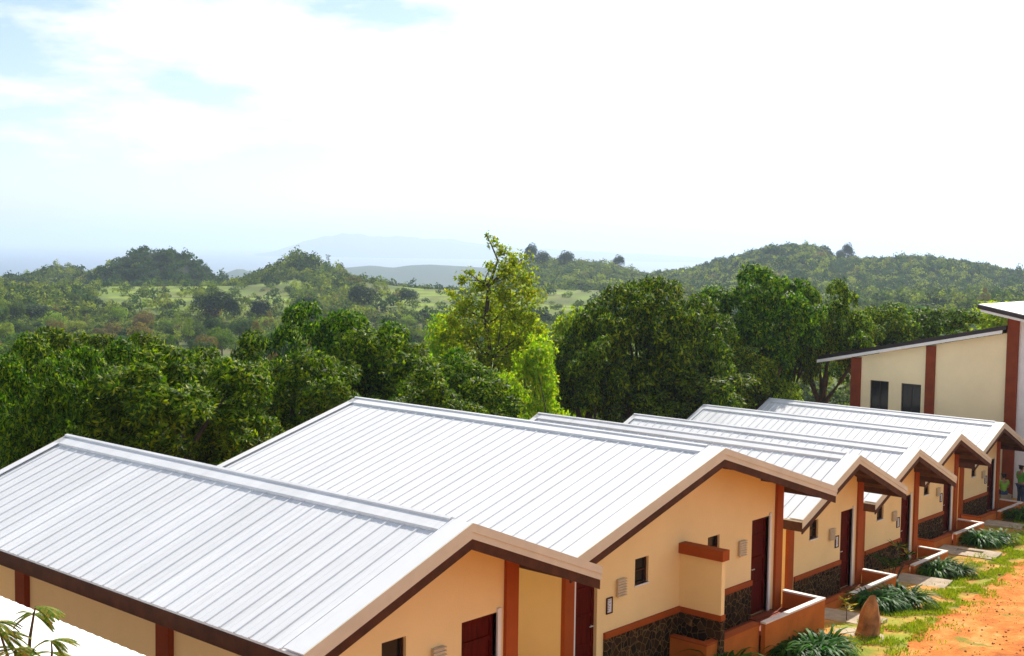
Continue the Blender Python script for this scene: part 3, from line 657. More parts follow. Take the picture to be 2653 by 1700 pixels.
def mango_proto(name, seed, R, H, nl, dens=44, flat=.8, ln=.20, label='x', cat='tree', leaf='mango'):
    rng = np.random.default_rng(seed); e = empty(name, (0, 0, 0), label, cat, 'mango trees behind the cottages')
    cz = H-R*flat*.95; lobes = []; big = []
    for i in range(nl):                       # big boughs first, each carrying its own clumps of foliage
        t = (i+.5)/nl; ph = i*2.39996+rng.uniform(-.6, .6); zz = 1-1.5*t; rr = math.sqrt(max(0, 1-zz*zz))
        k = R*rng.uniform(.34, .78); big.append((np.array([math.cos(ph)*rr*k, math.sin(ph)*rr*k, cz+zz*k*flat]), R*rng.uniform(.22, .42)))
    for c, br in big:
        for q in range(9):
            d = unit(rng.normal(size=3)+np.array([0, 0, .25])+unit(c-np.array([0, 0, cz]))*.6)
            lobes.append((tuple(c+d*br*rng.uniform(.65, 1.0)*np.array([1, 1, .85])), R*rng.uniform(.085, .17), rng.uniform(.6, .85)))
    a = lobes_crown(rng, lobes, dens, 6, ln, .30, cull=.8, below=-.35)
    # sparse inner leaves close the view through the crown
    n = 7000; bi = rng.integers(0, len(big), n); d = unit(rng.normal(size=(n, 3))); p = np.array([b_[0] for b_ in big])[bi]+d*(np.array([b_[1] for b_ in big])[bi]*rng.uniform(.1, .75, n))[:, None]
    b = diamonds(p, unit(rng.normal(size=(n, 3))), unit(rng.normal(size=(n, 3))), rng.uniform(.12, .2, n), rng.uniform(.07, .11, n))
    V, F_ = cat_mesh([a, b]); np_mesh('crown', V, F_, M[leaf], e)
    m = MB(); tg = [tuple(b_[0]) for b_ in big[::2]]
    limbs(m, rng, (0, 0, -1.2), (rng.uniform(-.2, .2), rng.uniform(-.2, .2), H*.33), tg, R*.075)
    m.build('trunk', M['bark'], e, smooth=True)
    e['_H'] = float(np.percentile(V[:, 2], 99.9)); e['_R'] = float(np.percentile(np.abs(V[:, :2]), 99.3))
    return e
CX, CY = fw[0]/math.cos(PITCH), fw[1]/math.cos(PITCH)
def where(u, D):
    a = px_az(u); return D*(CX*math.cos(a)+r0[0]*math.sin(a)), D*(CY*math.cos(a)+r0[1]*math.sin(a))
def place(e, u, vtop, D, wpx, label, rz=0, first=False, group=None, cat=None):
    """set a tree (or a copy) on the ground at bearing u and distance D, as tall and wide as it stands in the photo"""
    o = e if first else copy_tree(e)
    x, y = where(u, D); g = float(height(x, y)); top = elev(u, vtop)*D; H = top-g; Rw = wpx/F_PX*D/2
    Rw *= 1.22 if D < 100 else 1; Rw = max(Rw, .34*H) if D > 300 else Rw
    o.location = (x, y, g); o.rotation_euler = (0, 0, rz); sx = Rw/e['_R']; sz = H/e['_H']
    o.scale = (sx, sx, sz); o['label'] = label
    if group: o['group'] = group
    if cat: o['category'] = cat
    return o
K = IW/2403
# ---- near belt of mango trees (u, v of the top in photo pixels, distance, width)
pa = mango_proto('mango_tree', 5, 3.1, 7.0, 13); pb = mango_proto('mango_tree', 9, 3.1, 7.4, 15, flat=.95); pc = mango_proto('mango_tree', 14, 3.0, 7.2, 11, flat=.88)
near_trees = [
    (pa, 20, 770, 36, 330, 'mango tree at the far left, behind the nearest cottage', 0.3),
    (pb, 215, 758, 41, 330, 'broad mango tree second from the left, with bright topmost leaves', 1.9),
    (pc, 400, 805, 33, 380, 'big lit mango tree right behind the nearest cottage ridge', 2.2),
    (pa, 620, 775, 42, 260, 'mango tree left of the valley between the two highest left crowns', 4.0),
    (pb, 785, 712, 46, 300, 'tall mango tree topping the left half of the belt', .7),
    (pc, 700, 820, 37, 280, 'lower mango tree in front of the tallest left crown', 5.1),
    (pa, 960, 758, 44, 300, 'mango tree behind the back corner of the broadest roof', 2.9),
    (pc, 1085, 850, 40, 270, 'low mango tree left of the tall pale trunk', 1.0),
    (pb, 1490, 650, 54, 300, 'large dark round mango tree right of the tall pale tree', 3.3),
    (pc, 1615, 690, 54, 210, 'right half of the large dark mango crown above the middle roofs', .2),
    (pa, 1590, 800, 54, 330, 'lower mango tree filling the foot of the large dark crown', 4.4),
    (pc, 1790, 622, 62, 230, 'tallest mango tree on the right with an open branching crown', 2.5),
    (pb, 1868, 664, 64, 120, 'narrow mango tree between the two tallest right crowns', 1.2),
    (pa, 1940, 655, 65, 190, 'forked mango tree left of the shed-roofed building', 5.6),
    (pb, 2180, 708, 80, 260, 'bright topped mango tree behind the shed-roofed building', .9),
    (pc, 2060, 715, 78, 170, 'small mango tree touching the corner of the lower shed roof', 3.8),
    (pb, 125, 805, 33, 280, 'low broad mango tree in front of the leftmost crowns', 5.3),
    (pa, 315, 790, 38, 300, 'mango tree closing the gap between the left crowns', 2.7),
    (pb, 490, 818, 39, 320, 'rounded mango tree above the nearest roof ridge, left of centre', .1),
    (pc, 880, 775, 43, 300, 'mango tree behind the left half of the broadest roof ridge', 3.6),
    (pa, 1000, 860, 38, 300, 'shaded low mango tree touching the top of the broadest roof', 4.9),
    (pb, 1725, 800, 58, 230, 'mango tree between the large dark crown and the tallest right one', 5.9),
    (pa, 1385, 735, 52, 200, 'sunlit mango tree at the left shoulder of the large dark crown', 2.2),
    (pa, 505, 872, 35, 250, 'low mango tree at the edge of the broadest roof, in shade', 1.5),
]
seen = set()
for e, u, v, D, w, lab, rz in near_trees:
    place(e, u*K, v*K, D, w*K, lab, rz, first=(e.name not in seen)); seen.add(e.name)
# ---- tall pale tree in the middle
def tall_tree():
    rng = np.random.default_rng(77); D = 47.0; u = 1146*K; x, y = where(u, D); g = float(height(x, y)); top = elev(u, 540*K)*D; H = top-g
    e = empty('pale_tree', (x, y, g), 'tall airy yellow-green tree rising above the mango belt', 'tree', None, 0)
    px = D/F_PX*K   # metres per unit of the layout below
    right = np.array([r0[0], r0[1], 0]); dep = np.array([CX, CY, 0])
    def at(dx, dv, dd=0): return right*dx*px+dep*dd+np.array([0, 0, elev(u, (540+dv)*K)*D-g])
    blobs = [(-5, 12, 9, 0), (12, 30, 16, .2), (30, 52, 20, -.2), (55, 75, 30, .3), (85, 62, 14, .4), (40, 98, 34, -.4), (85, 110, 30, .1), (5, 85, 17, .4), (-45, 100, 13, 0), (95, 150, 36, .3), (35, 150, 45, -.6), (-20, 130, 28, .3), (-60, 115, 18, -.3),
             (-90, 150, 14, .2), (-55, 175, 38, -.3), (0, 190, 45, .5), (60, 200, 45, -.1), (100, 205, 26, .2), (-85, 215, 34, .2), (-40, 240, 48, -.5), (25, 250, 48, .5), (75, 265, 36, .2), (-70, 285, 40, .4), (-15, 300, 40, -.3), (45, 315, 38, -.5), (-35, 345, 32, .1), (85, 330, 30, .4), (-100, 250, 34, .2), (-95, 330, 38, 0), (112, 300, 36, .3), (118, 360, 38, 0), (60, 395, 42, .2), (-10, 400, 42, .4), (-62, 400, 38, .1), (122, 235, 24, .2), (100, 420, 36, .3)]
    lobes = [(tuple(at(a, b, d)), r*px, .85) for a, b, r, d in blobs]
    V, F_ = lobes_crown(rng, lobes, 52, 5, .14, .5, cull=.3, jitter=.5, gap=.22, below=-2, droop=.05)
    np_mesh('crown', V, F_, M['lime'], e)
    m = MB(); pts = [at(-2, 480), at(0, 380), at(2, 300), at(-6, 210), at(0, 130), at(20, 70), at(-8, 8)]
    m.tube(pts, [.17, .15, .125, .10, .07, .04, .012], 9)
    for k, (a, b, r, d) in enumerate(blobs[4:]):
        s = pts[[1, 2, 2, 3, 3, 4][k % 6]] if b > 140 else pts[4]
        q = at(a, b, d)
        if s[2] > q[2]+.2: s = at(-2+2*(k % 3), min(420, b+70))
        m.tube(curve_pts(s, q, .1, 5, rng), list(np.linspace(.045, .008, 5)), 5)
    m.build('trunk', M['bark'], e, smooth=True)
tall_tree()
def airy_proto(name, seed, R, H, group):
    rng = np.random.default_rng(seed); e = empty(name, (0, 0, 0), 'x', 'tree', group); lobes = []
    for i in range(22):
        t = rng.uniform(.3, 1); ph = rng.uniform(0, 2*math.pi); w = R*(1-.35*abs(t-.55)*2)*rng.uniform(.2, .75)
        lobes.append(((math.cos(ph)*w, math.sin(ph)*w, H*t*.9), R*rng.uniform(.22, .4), .9))
    V, F_ = lobes_crown(rng, lobes, 42, 5, .16, .45, cull=.5, jitter=.35, gap=.1, below=-2, droop=.05); np_mesh('crown', V, F_, M['lime'], e)
    m = MB(); limbs(m, rng, (0, 0, -.8), (0, 0, H*.35), [l[0] for l in lobes[::2]], R*.045); m.build('trunk', M['bark'], e, smooth=True)
    e['_H'] = H; e['_R'] = R; return e
ay = airy_proto('young_tree', 4, 1.7, 6.0, 'light green young trees')
g_ = 'light green young trees'
place(ay, 1225*K, 715*K, 50, 170*K, 'light green young tree right beside the tall airy tree', .4, True)
place(ay, 1262*K, 770*K, 45, 150*K, 'yellow-green young tree between the tall airy tree and the dark round crown', 2.0)
place(ay, 1030*K, 720*K, 60, 130*K, 'yellowish young tree left of the tall airy tree, above the mango tops', 3.1)
place(ay, 1190*K, 860*K, 40, 130*K, 'low bright young tree at the foot of the tall airy tree', 5.0)
place(ay, 1355*K, 705*K, 63, 140*K, 'bright young tree left of the large dark mango crown', 1.3)
place(ay, 1820*K, 830*K, 75, 130*K, 'sunlit young tree seen under the right mango crowns', 4.1)
place(ay, 2325*K, 690*K, 95, 170*K, 'yellowish young tree behind the upper shed roof', 2.6)
place(ay, 2255*K, 745*K, 84, 110*K, 'bright young tree close above the lower shed roof', .1)
# ---- valley and hill trees
def blob_crown(rng, n, R=1.0, lob=9, leaf=.17, squash=.8, cz=.8, lift=1.0):
    P = []; Dn = []
    Cc = [(np.array([0, 0, cz]), .62)]
    for i in range(lob):
        ph = i*2.4+rng.uniform(-.5, .5); zz = rng.uniform(-.35, .95); rr = math.sqrt(max(0, 1-zz*zz)); k = rng.uniform(.45, .66)
        Cc.append((np.array([math.cos(ph)*rr*k, math.sin(ph)*rr*k, cz+zz*k*squash]), rng.uniform(.26, .46)))
    per = n//len(Cc)
    for c, r in Cc:
        d = unit(rng.normal(size=(per*2, 3))); d = d[d[:, 2] > -.6][:per]; P.append(c+d*r*rng.uniform(.85, 1.08, (len(d), 1))); Dn.append(d)
    P = np.concatenate(P)*R; Dn = np.concatenate(Dn); n = len(P)
    t = unit(rng.normal(size=(n, 3))); d = unit(np.cross(Dn, t)+Dn*rng.uniform(-.2, .6, (n, 1))); s = unit(np.cross(d, Dn+.4*rng.normal(size=(n, 3))))
    l_ = rng.uniform(.7, 1.3, n)*leaf*R
    return diamonds(P-d*l_[:, None]*.5, d, s, l_, l_*.75)
def mid_proto(name, seed, n, lob, leaf, squash=.8, matn='mid', cz=.8, tall=1.9):
    rng = np.random.default_rng(seed); e = empty(name, (0, 0, 0), 'x', 'tree', 'x')
    V, F_ = blob_crown(rng, n, 1, lob, leaf, squash, cz); np_mesh('crown', V, F_, M[matn], e)
    m = MB(); limbs(m, rng, (0, 0, -.4), (0, 0, cz*.6), [(.35, .1, cz+.2), (-.3, .2, cz+.1), (0, -.35, cz+.25)], .06); m.build('trunk', M['bark'], e)
    e['_H'] = float(V[:, 2].max()); e['_R'] = 1.0
    return e
prot = [mid_proto('valley_tree', 40+i, 1500, 8+i*2, .12, sq) for i, sq in enumerate((.7, .85, 1.0, .6))]
round_p = mid_proto('round_tree', 61, 2600, 16, .10, .8, 'round')
tallp = mid_proto('slender_tree', 63, 800, 5, .13, 1.5, cz=1.5)
palm = None
used = set()
def put(e, *a, **k):
    o = place(e, *a, first=(e.name not in used), **k); used.add(e.name); return o
for u, v, D, w, lab in [
    (505, 672, 400, 108, 'dark round tree standing in the bright meadow of the valley'),
    (545, 690, 396, 40, 'small dark tree at the right flank of the meadow tree'),
    (612, 695, 402, 66, 'low dark tree right of the meadow in the valley'),
    (728, 688, 404, 56, 'dark tree between the meadow and the second hill'),
    (848, 662, 430, 84, 'wide dark tree at the right foot of the second hill'),
    (956, 675, 450, 60, 'lone dark dome shaped tree before the blue ridge'),
    (75, 702, 400, 90, 'dark flat tree in the valley at the far left')]:
    put(round_p, u*K, v*K, D, w*K, label=lab, rz=u*.1, group='dark round trees in the valley')
for u, v, D, w, lab in [
    (1244, 568, 830, 34, 'umbrella shaped tree on the ridge just right of the tall airy tree'),
    (1271, 586, 810, 40, 'left one of two dark round trees on the ridge'),
    (1326, 586, 810, 46, 'right one of two dark round trees on the ridge'),
    (1449, 596, 850, 34, 'lone round tree on the ridge above the big dark mango crown'),
    (1985, 568, 860, 32, 'small rounded tree on the skyline right of the hilltop'),
    (1968, 585, 850, 26, 'low tree on the skyline beside the small rounded one'),
    (797, 614, 655, 20, 'little tree on the right shoulder of the second hill')]:
    put(round_p, u*K, v*K, D, w*K, label=lab, rz=u*.1, group='single trees along the ridges')
# slender bare palm on the second hill
rng = np.random.default_rng(8)
x, y = where(768*K, 652); g = float(height(x, y)); e = empty('palm_tree', (x, y, g), 'thin bare topped tree on the crest of the second hill', 'tree')
hh = elev(768*K, 598*K)*652-g
MB().tube([(0, 0, -.5), (.2, 0, hh*.5), (0, 0, hh)], [.18, .13, .08], 6).build('trunk', M['bark'], e)
V, F_ = rosettes(rng, np.array([[0, 0, hh*.97], [0, 0, hh*.8], [.1, 0, hh*.88], [0, .1, hh*.7]]), np.array([[0, 0, 1.]]*4), 9, 1.7, .22); np_mesh('crown', V, F_, M['mid'], e)
# individual trees of the valley floor, nearest ones
rg = np.random.default_rng(33); cnt = 0; pts = []; tries = 0
def crowd(u, D):
    v = elev_v = 0
    return 1
while cnt < 285 and tries < 9000:
    tries += 1
    u = rg.uniform(-60, 2720); D = 120+300*rg.random()**.7; x, y = where(u, D)
    meadow = (250 < u < 760 or 930 < u < 1560) and D > 390
    if meadow and rg.random() < .9: continue
    if 860 < u < 1130 and D > 330 and rg.random() < .7: continue
    sz = rg.uniform(2.0, 3.7)*(1 if D > 160 else .8)
    if any((x-a)**2+(y-b)**2 < (1.05*(sz+s))**2*.55 for a, b, s in pts): continue
    pts.append((x, y, sz)); p = prot[rg.integers(4)] if rg.random() > .12 else tallp
    o = p if p.name not in used else copy_tree(p); used.add(p.name); cnt += 1
    o.location = (x, y, float(height(x, y))); o.rotation_euler = (0, 0, rg.uniform(0, 6)); o.scale = (sz, sz, sz*rg.uniform(.8, 1.15))
    if p is tallp: o.scale = (sz*.55, sz*.55, sz*.75)
    o['group'] = 'trees of the wooded valley floor'
    o['label'] = 'small tree among the woods on the valley floor' if p is not tallp else 'slender upright tree among the woods on the valley floor'
# the rest of the woods on the hills reads as one mass
def forest():
    rg = np.random.default_rng(5); protos = [blob_crown(np.random.default_rng(90+i), n, 1, 7, .29, sq) for i, (n, sq) in enumerate(((100, .7), (100, .9), (80, 1.2), (130, .8)))]
    Vs = []; Ts = []; Fs = []; o = 0; n = 50000
    u = rg.uniform(-120, 2780, n); D = np.where(rg.random(n) < .24, 110+330*rg.random(n)**.6, 330+720*rg.random(n)**.85); D[:17000] = 590+290*rg.random(17000)
    a = px_az(u); X = D*(CX*np.cos(a)+r0[0]*np.sin(a)); Y = D*(CY*np.cos(a)+r0[1]*np.sin(a)); Z = height(X, Y); Zb = height(X*1.03, Y*1.03)
    vis = (Zb-Z)/(D*.03); hillmask = vnoise(X, Y, 70, 61)
    prob = np.where(vis > -.03, .75, .07)*np.where((hillmask < -.3) & (D > 420), .4, 1)
    meadow = (((u > 250) & (u < 760)) | ((u > 930) & (u < 1560))) & (D > 405) & (D < 585); prob = np.where(meadow, np.where(vnoise(X, Y, 24, 62) > .0, .2, .03), prob)
    prob = np.where((u > 860) & (u < 1130) & (D > 620), .5, prob)
    green = (u > 60) & (u < 250) & (D > 780); prob = np.where(green, prob*.4, prob)
    prob = np.where(D < 405, 1.0, prob)
    keep = (rg.random(n) < prob) & (Z > elev(u, 905.)*D)
    X, Y, Z, D, u = X[keep], Y[keep], Z[keep], D[keep], u[keep]
    sizes = rg.uniform(1.3, 2.9, len(X))*np.where(rg.random(len(X)) < .28, 1.4, 1)*np.where(D < 400, .55, 1)
    sizes *= 1+.35*sstep(0, .4, vnoise(X, Y, 38, 77))*(D > 600)
    hue = vnoise(X, Y, 45, 71); hue2 = vnoise(X, Y, 160, 72)
    base = [np.array([.028, .060, .020]), np.array([.075, .115, .020]), np.array([.16, .20, .030]), np.array([.13, .11, .04])]
    right_dark = (u > 1790) & (D > 600)
    left_dark = (np.abs(u-408) < 190) & (D > 620) & (D < 780)
    for i in range(len(X)):
        V, F_ = protos[int(rg.integers(4))]; th = rg.uniform(0, 6.28); c, s = math.cos(th), math.sin(th); sz = sizes[i]
        R_ = np.array([[c, s, 0], [-s, c, 0], [0, 0, rg.uniform(.75, 1.15)]])
        Vs.append((V@R_)*sz+np.array([X[i], Y[i], Z[i]-.35*sz])); Fs.append(F_+o); o += len(V)
        q = rg.random()+.35*hue[i]+.15*hue2[i]
        b = base[0] if (q < .30 or left_dark[i] and q < .95 or right_dark[i] and q < .7) else base[1] if q < .72 else base[2] if q < 1.02 else base[3]
        Ts.append(np.tile(b*rg.uniform(.75, 1.3), (len(V), 1)))
    print('forest trees', len(X), 'faces', o//4)
    ob = np_mesh('hill_forest', np.concatenate(Vs), np.concatenate(Fs), M['forest'], tint=np.concatenate(Ts))
    tag(ob, 'mixed woodland covering the hills behind the valley', 'forest', kind='stuff')
forest()
# undergrowth between the near trees and the valley
def scrub():
    rg = np.random.default_rng(15); n = 5200; u = rg.uniform(-150, 2800, n); D = 30+120*rg.random(n)
    a = px_az(u); X = D*(CX*np.cos(a)+r0[0]*np.sin(a)); Y = D*(CY*np.cos(a)+r0[1]*np.sin(a))
    k = (-X > 24.5+.14*(Y-12)) | (Y > 64); X, Y, D = X[k], Y[k], D[k]; Z = height(X, Y)
    k = ~((Y > 52) & (Y < 66) & (X > -30)); X, Y, Z, D = X[k], Y[k], Z[k], D[k]
    protos = [blob_crown(np.random.default_rng(190+i), 190, 1, 6, .22, .8, cz=.5) for i in range(3)]
    Vs = []; Fs = []; Ts = []; o = 0
    for i in range(len(X)):
        V, F_ = protos[i % 3]; sz = rg.uniform(.5, 1.3)*(1+D[i]/150); th = rg.uniform(0, 6.28); c, s = math.cos(th), math.sin(th)
        Vs.append((V@np.array([[c, s, 0], [-s, c, 0], [0, 0, .9]]))*sz+np.array([X[i], Y[i], Z[i]])); Fs.append(F_+o); o += len(V)
        Ts.append(np.tile(np.array([[.05, .07, .016], [.10, .12, .02], [.03, .045, .012]][int(rg.integers(3))])*rg.uniform(.7, 1.3), (len(V), 1)))
    ob = np_mesh('undergrowth', np.concatenate(Vs), np.concatenate(Fs), M['forest'], tint=np.concatenate(Ts)); tag(ob, 'bushy undergrowth on the slope below the mango trees', 'undergrowth', kind='stuff')
scrub()

# ------------------------------------------------------------------ garden plants by the cottages
def strap_plant(seed, n=95, ln=.86):
    rg = np.random.default_rng(seed); V = []; F_ = []
    for i in range(n):
        ph = rg.uniform(0, 6.28); L0 = ln*rg.uniform(.6, 1.15); up = rg.uniform(.55, 1.5); w = rg.uniform(.018, .034); p = np.array([math.cos(ph)*.04, math.sin(ph)*.04, 0])
        d = np.array([math.cos(ph)*.6, math.sin(ph)*.6, up]); d /= np.linalg.norm(d); side = np.array([-math.sin(ph), math.cos(ph), 0]); o = len(V); ns = 6
        for k in range(ns+1):
            ww = w*(1-(k/ns)**3)*(.6+.4*min(1, k)); V += [p-side*ww, p+side*ww]
            p = p+d*L0/ns; d = d+np.array([math.cos(ph)*.08, math.sin(ph)*.08, -.30-.05*k]); d /= np.linalg.norm(d)
        F_ += [(o+2*k, o+2*k+1, o+2*k+3, o+2*k+2) for k in range(ns)]
    return np.array(V), np.array(F_)
sv = [strap_plant(3+i) for i in range(3)]
sprot = []
for i, (V, F_) in enumerate(sv):
    e = np_mesh('strap_leaf_plant', V, F_, M['strap']); sprot.append(e)
beds = [((-12.15, 22.2), (-12.0, 23.6), 8, 'dark strap-leaved plant in the bed before the right porch of the widest cottage'),
        ((-12.6, 19.6), (-12.3, 20.9), 4, 'dark strap-leaved plant below the left porch of the widest cottage, at the bottom edge'),
        ((-13.65, 28.9), (-13.4, 30.6), 10, 'dark strap-leaved plant in the bed beyond the standing rock'),
        ((-15.05, 35.9), (-14.85, 37.3), 8, 'dark strap-leaved plant in the bed before the middle cottage'),
        ((-16.4, 42.7), (-16.2, 44.3), 9, 'dark strap-leaved plant in the bed before the second to last cottage'),
        ((-17.1, 49.2), (-16.9, 50.6), 7, 'dark strap-leaved plant in the bed before the farthest cottage')]
rg = np.random.default_rng(2); fi = set()
for (a, b, n, lab) in beds:
    for k in range(n):
        q = sprot[int(rg.integers(3))]; t = (k+.5)/n; o = q if q.name not in fi else q.copy()
        if q.name in fi: C.objects.link(o)
        fi.add(q.name); x = a[0]+(b[0]-a[0])*t+rg.uniform(-.28, .28); y = a[1]+(b[1]-a[1])*t+rg.uniform(-.15, .15)
        o.location = (x, y, float(height(x, y))); s = rg.uniform(.85, 1.25); o.scale = (s, s, s*rg.uniform(.85, 1.2)); o.rotation_euler = (0, 0, rg.uniform(0, 6.28))
        tag(o, lab, 'plant', lab.replace('dark strap-leaved plant', 'strap-leaved plants'))
# stemmed plant with yellow tips
def yellow_plant():
    rg = np.random.default_rng(19); x, y = -15.35, 33.9; g = float(height(x, y)); e = empty('dragon_plant', (x, y, g), 'stemmed plant with yellow-tipped tufts before the middle cottage', 'plant')
    tips = [(-.25, -.3, .7), (.1, .2, 1.0), (.0, -.15, .5), (.25, .2, .62), (-.1, .35, .42), (.25, .45, .75)]
    m = MB(); P = []; Dd = []
    for t in tips: m.tube([(t[0]*.3, t[1]*.3, 0), (t[0]*.8, t[1]*.8, t[2]*.6), t], [.02, .016, .012], 6); P.append(t); Dd.append((0, 0, 1))
    m.build('stem', M['bark'], e); V, F_ = rosettes(rg, np.array(P), np.array(Dd, float), 22, .36, .13); np_mesh('foliage', V, F_, M['strap'], e)
    V, F_ = rosettes(rg, np.array(P[1:2]+P[4:]), np.array([[0, 0, 1.]]*3), 9, .3, .16, .6); np_mesh('young_leaves', V, F_, M['yellow'], e)
yellow_plant()
rgp = np.random.default_rng(6); x, y = -13.25, 26.9; e = empty('flowering_plant', (x, y, float(height(x, y))), 'small pale yellow-leaved plant beside the porch wall behind the rock', 'plant')
V, F_ = rosettes(rgp, np.array([[0, 0, .28], [.06, .05, .42], [-.08, .03, .5]]), np.array([[0, 0, 1.]]*3), 12, .2, .3); np_mesh('foliage', V, F_, M['yellow'], e)
MB().tube([(0, 0, 0), (0, 0, .5)], [.012, .006], 5).build('stem', M['bark'], e)
# feathery branches poking in at the lower left
def feathery():
    rg = np.random.default_rng(23)
    def wp(u, v, d): 
        q = fw+RT*(u-IW/2)/F_PX-UP*(v-IH/2)/F_PX; return q*d
    base = wp(60, 1900, 7.6); gx, gy = base[0], base[1]; g = float(height(gx, gy))
    e = empty('feathery_sapling', (gx, gy, g), 'feathery leaved sapling in front of the white canopy, bottom left corner', 'plant'); org = np.array([gx, gy, g])
    m = MB(); m.tube([(0, 0, 0), tuple(wp(60, 1900, 7.6)-org)], [.05, .025], 7)
    nodes = []; 
    for br in ([(60, 1900), (78, 1650), (88, 1590), (92, 1572)], [(60, 1900), (128, 1745), (135, 1690), (133, 1660)], [(60, 1900), (20, 1700), (0, 1640), (-15, 1610)], [(60, 1900), (45, 1740), (38, 1690), (40, 1680)]):
        pts = [wp(a, b, 7.6+.1*i*(1 if len(nodes) % 2 else -1))-org for i, (a, b) in enumerate(br)]
        m.tube([tuple(p) for p in pts], [.02, .010, .007, .004], 6); nodes.append(pts[-1]); nodes.append(pts[-2])
    m.build('stem', M['bark'], e, smooth=True)
    Bp = []; Dd = []; Sd = []; Ln = []; Wd = []
    px = 7.6/F_PX
    for nd in nodes:
        for k in range(10):
            ph = rg.uniform(-.5, .7)+(0 if k % 2 else math.pi*.85)*rg.integers(0, 2); L_ = rg.uniform(45, 88)*px
            d = RT*math.cos(ph)+UP*math.sin(ph)*.6+fw*rg.uniform(-.6, .6); d /= np.linalg.norm(d); p = nd.copy(); ns = 24
            for j in range(ns):
                s = unit(np.cross(d, [0, 0, 1])); 
                for sg in (-1, 1):
                    Bp.append(p.copy()); dd = s*sg*.8+d*.5+np.array([0, 0, -.35]); Dd.append(dd/np.linalg.norm(dd)); Sd.append(unit(np.cross(dd, [0, 0, 1.]))); Ln.append(.027*math.sin(math.pi*(j+2)/(ns+3))+.006); Wd.append(.010)
                p = p+d*L_/ns; d = d+np.array([0, 0, -.05]); d /= np.linalg.norm(d)
    V, F_ = diamonds(np.array(Bp), np.array(Dd), np.array(Sd), np.array(Ln), np.array(Wd)); np_mesh('foliage', V, F_, M['frond'], e)
feathery()
# grass along the verge
def verge():
    rg = np.random.default_rng(77); n = 52000; y = 18+36*rg.random(n)**.9; xl = np.interp(y, ROAD_Y, ROAD_X); x = xl+rg.normal(-.45, .42, n)
    k = vnoise(x, y, 1.5, 81)+.5*vnoise(x, y, .6, 82) > .02; x, y = x[k], y[k]; z = height(x, y)+.01; n = len(x)
    d = unit(np.stack([rg.normal(size=n)*.5, rg.normal(size=n)*.5, np.ones(n)], 1)); s = unit(np.cross(d, rg.normal(size=(n, 3)))); h = rg.uniform(.04, .12, n)
    V, F_ = diamonds(np.stack([x, y, z], 1), d, s, h, h*.28); tag(np_mesh('grass', V, F_, M['grass']), 'short bright grass along the edge of the red dirt road', 'grass', kind='stuff')
    n = 2600; y = 18+34*rg.random(n); x = np.interp(y, ROAD_Y, ROAD_X)+rg.uniform(-1.0, 6, n); z = height(x, y)+.035
    V = []; F_ = []; ic = np.array([(1, 0, 0), (-1, 0, 0), (0, 1, 0), (0, -1, 0), (0, 0, 1), (0, 0, -1)], float); fc = [(0, 2, 4), (2, 1, 4), (1, 3, 4), (3, 0, 4), (2, 0, 5), (1, 2, 5), (3, 1, 5), (0, 3, 5)]
    Vs = []; Fs = []
    for i in range(n):
        r = .012+.03*rg.random()**3; Vs.append(ic*r*rg.uniform(.6, 1.3, (6, 1))+np.array([x[i], y[i], z[i]])); Fs.append(np.array(fc)+6*i)
    tag(np_mesh('pebbles', np.concatenate(Vs), np.concatenate(Fs), M['rock']), 'scattered pebbles and clods on the red dirt road', 'pebbles', kind='stuff')
verge()

# ------------------------------------------------------------------ rock, slabs
def standing_rock():
    x, y = -12.2, 25.75; g = float(height(x, y)); rg = np.random.default_rng(12); V = []; seg = 8; lev = 6
    for j in range(lev):
        t = j/(lev-1); z = t*.95; w = (.27*(1-t)**.75*1.0+.085*(t < 1)) if t < 1 else .01; w = .275*(1-.20*t-.32*max(0, t-.55)/.45)*(1 if t < .93 else .55)
        for k in range(seg):
            a = 2*math.pi*k/seg; q = max(abs(math.cos(a-.5)), abs(math.sin(a-.5)))**-1*.86
            r = w*(.82+.26*q)*(1+.13*rg.normal()) ; V.append((math.cos(a)*r*.85, math.sin(a)*r*1.1+.05*t, z-.06+(.05*math.cos(a+1)*t if t > .8 else 0))); V[-1] = (V[-1][0]+.075*t, V[-1][1]+.065*t, V[-1][2])
    F_ = [(j*seg+k, j*seg+(k+1) % seg, (j+1)*seg+(k+1) % seg, (j+1)*seg+k) for j in range(lev-1) for k in range(seg)]
    m = MB(); m.poly(V, F_+[tuple((lev-1)*seg+k for k in range(seg)), tuple(range(seg))[::-1]])
    o = m.build('standing_rock', M['rock']); o.location = (x, y, g); tag(o, 'upright pointed brown rock beside the dirt road', 'rock')
    b = MB(); n = 22; P = []
    for k in range(n):
        a = 2*math.pi*k/n; P.append((math.cos(a)*.62*(1+.05*math.sin(3*a)), math.sin(a)*.85))
    b.poly([(p[0], p[1], -.2) for p in P]+[(p[0], p[1], .05) for p in P], [tuple(range(n))[::-1], tuple(range(n, 2*n))]+[(i, (i+1) % n, n+(i+1) % n, n+i) for i in range(n)])
    s = b.build('rock_base', M['concrete'], bevel=.015); s.location = (x-.12, y-.4, g-.02); tag(s, 'round pale concrete pad under the upright rock', 'concrete pad')
standing_rock()
def slab(x, y, sx, sy, lab, hole=False, rz=0, name='paving_slab'):
    g = float(height(x, y)); m = MB()
    if hole:
        m.box(-sx, sx, -sy, -sy*.3, -.2, .07).box(-sx, sx, sy*.55, sy, -.2, .07).box(-sx, -sx*.45, -sy*.3, sy*.55, -.2, .07).box(sx*.45, sx, -sy*.3, sy*.55, -.2, .07).box(-sx*.45, sx*.45, -sy*.3, sy*.55, -.2, .02)
    else: m.box(-sx, sx, -sy, sy, -.2, .07)
    o = m.build(name, M['concrete'], bevel=.012); o.location = (x, y, g); o.rotation_euler = (0, 0, rz); tag(o, lab, 'concrete slab', 'concrete slabs across the verge')
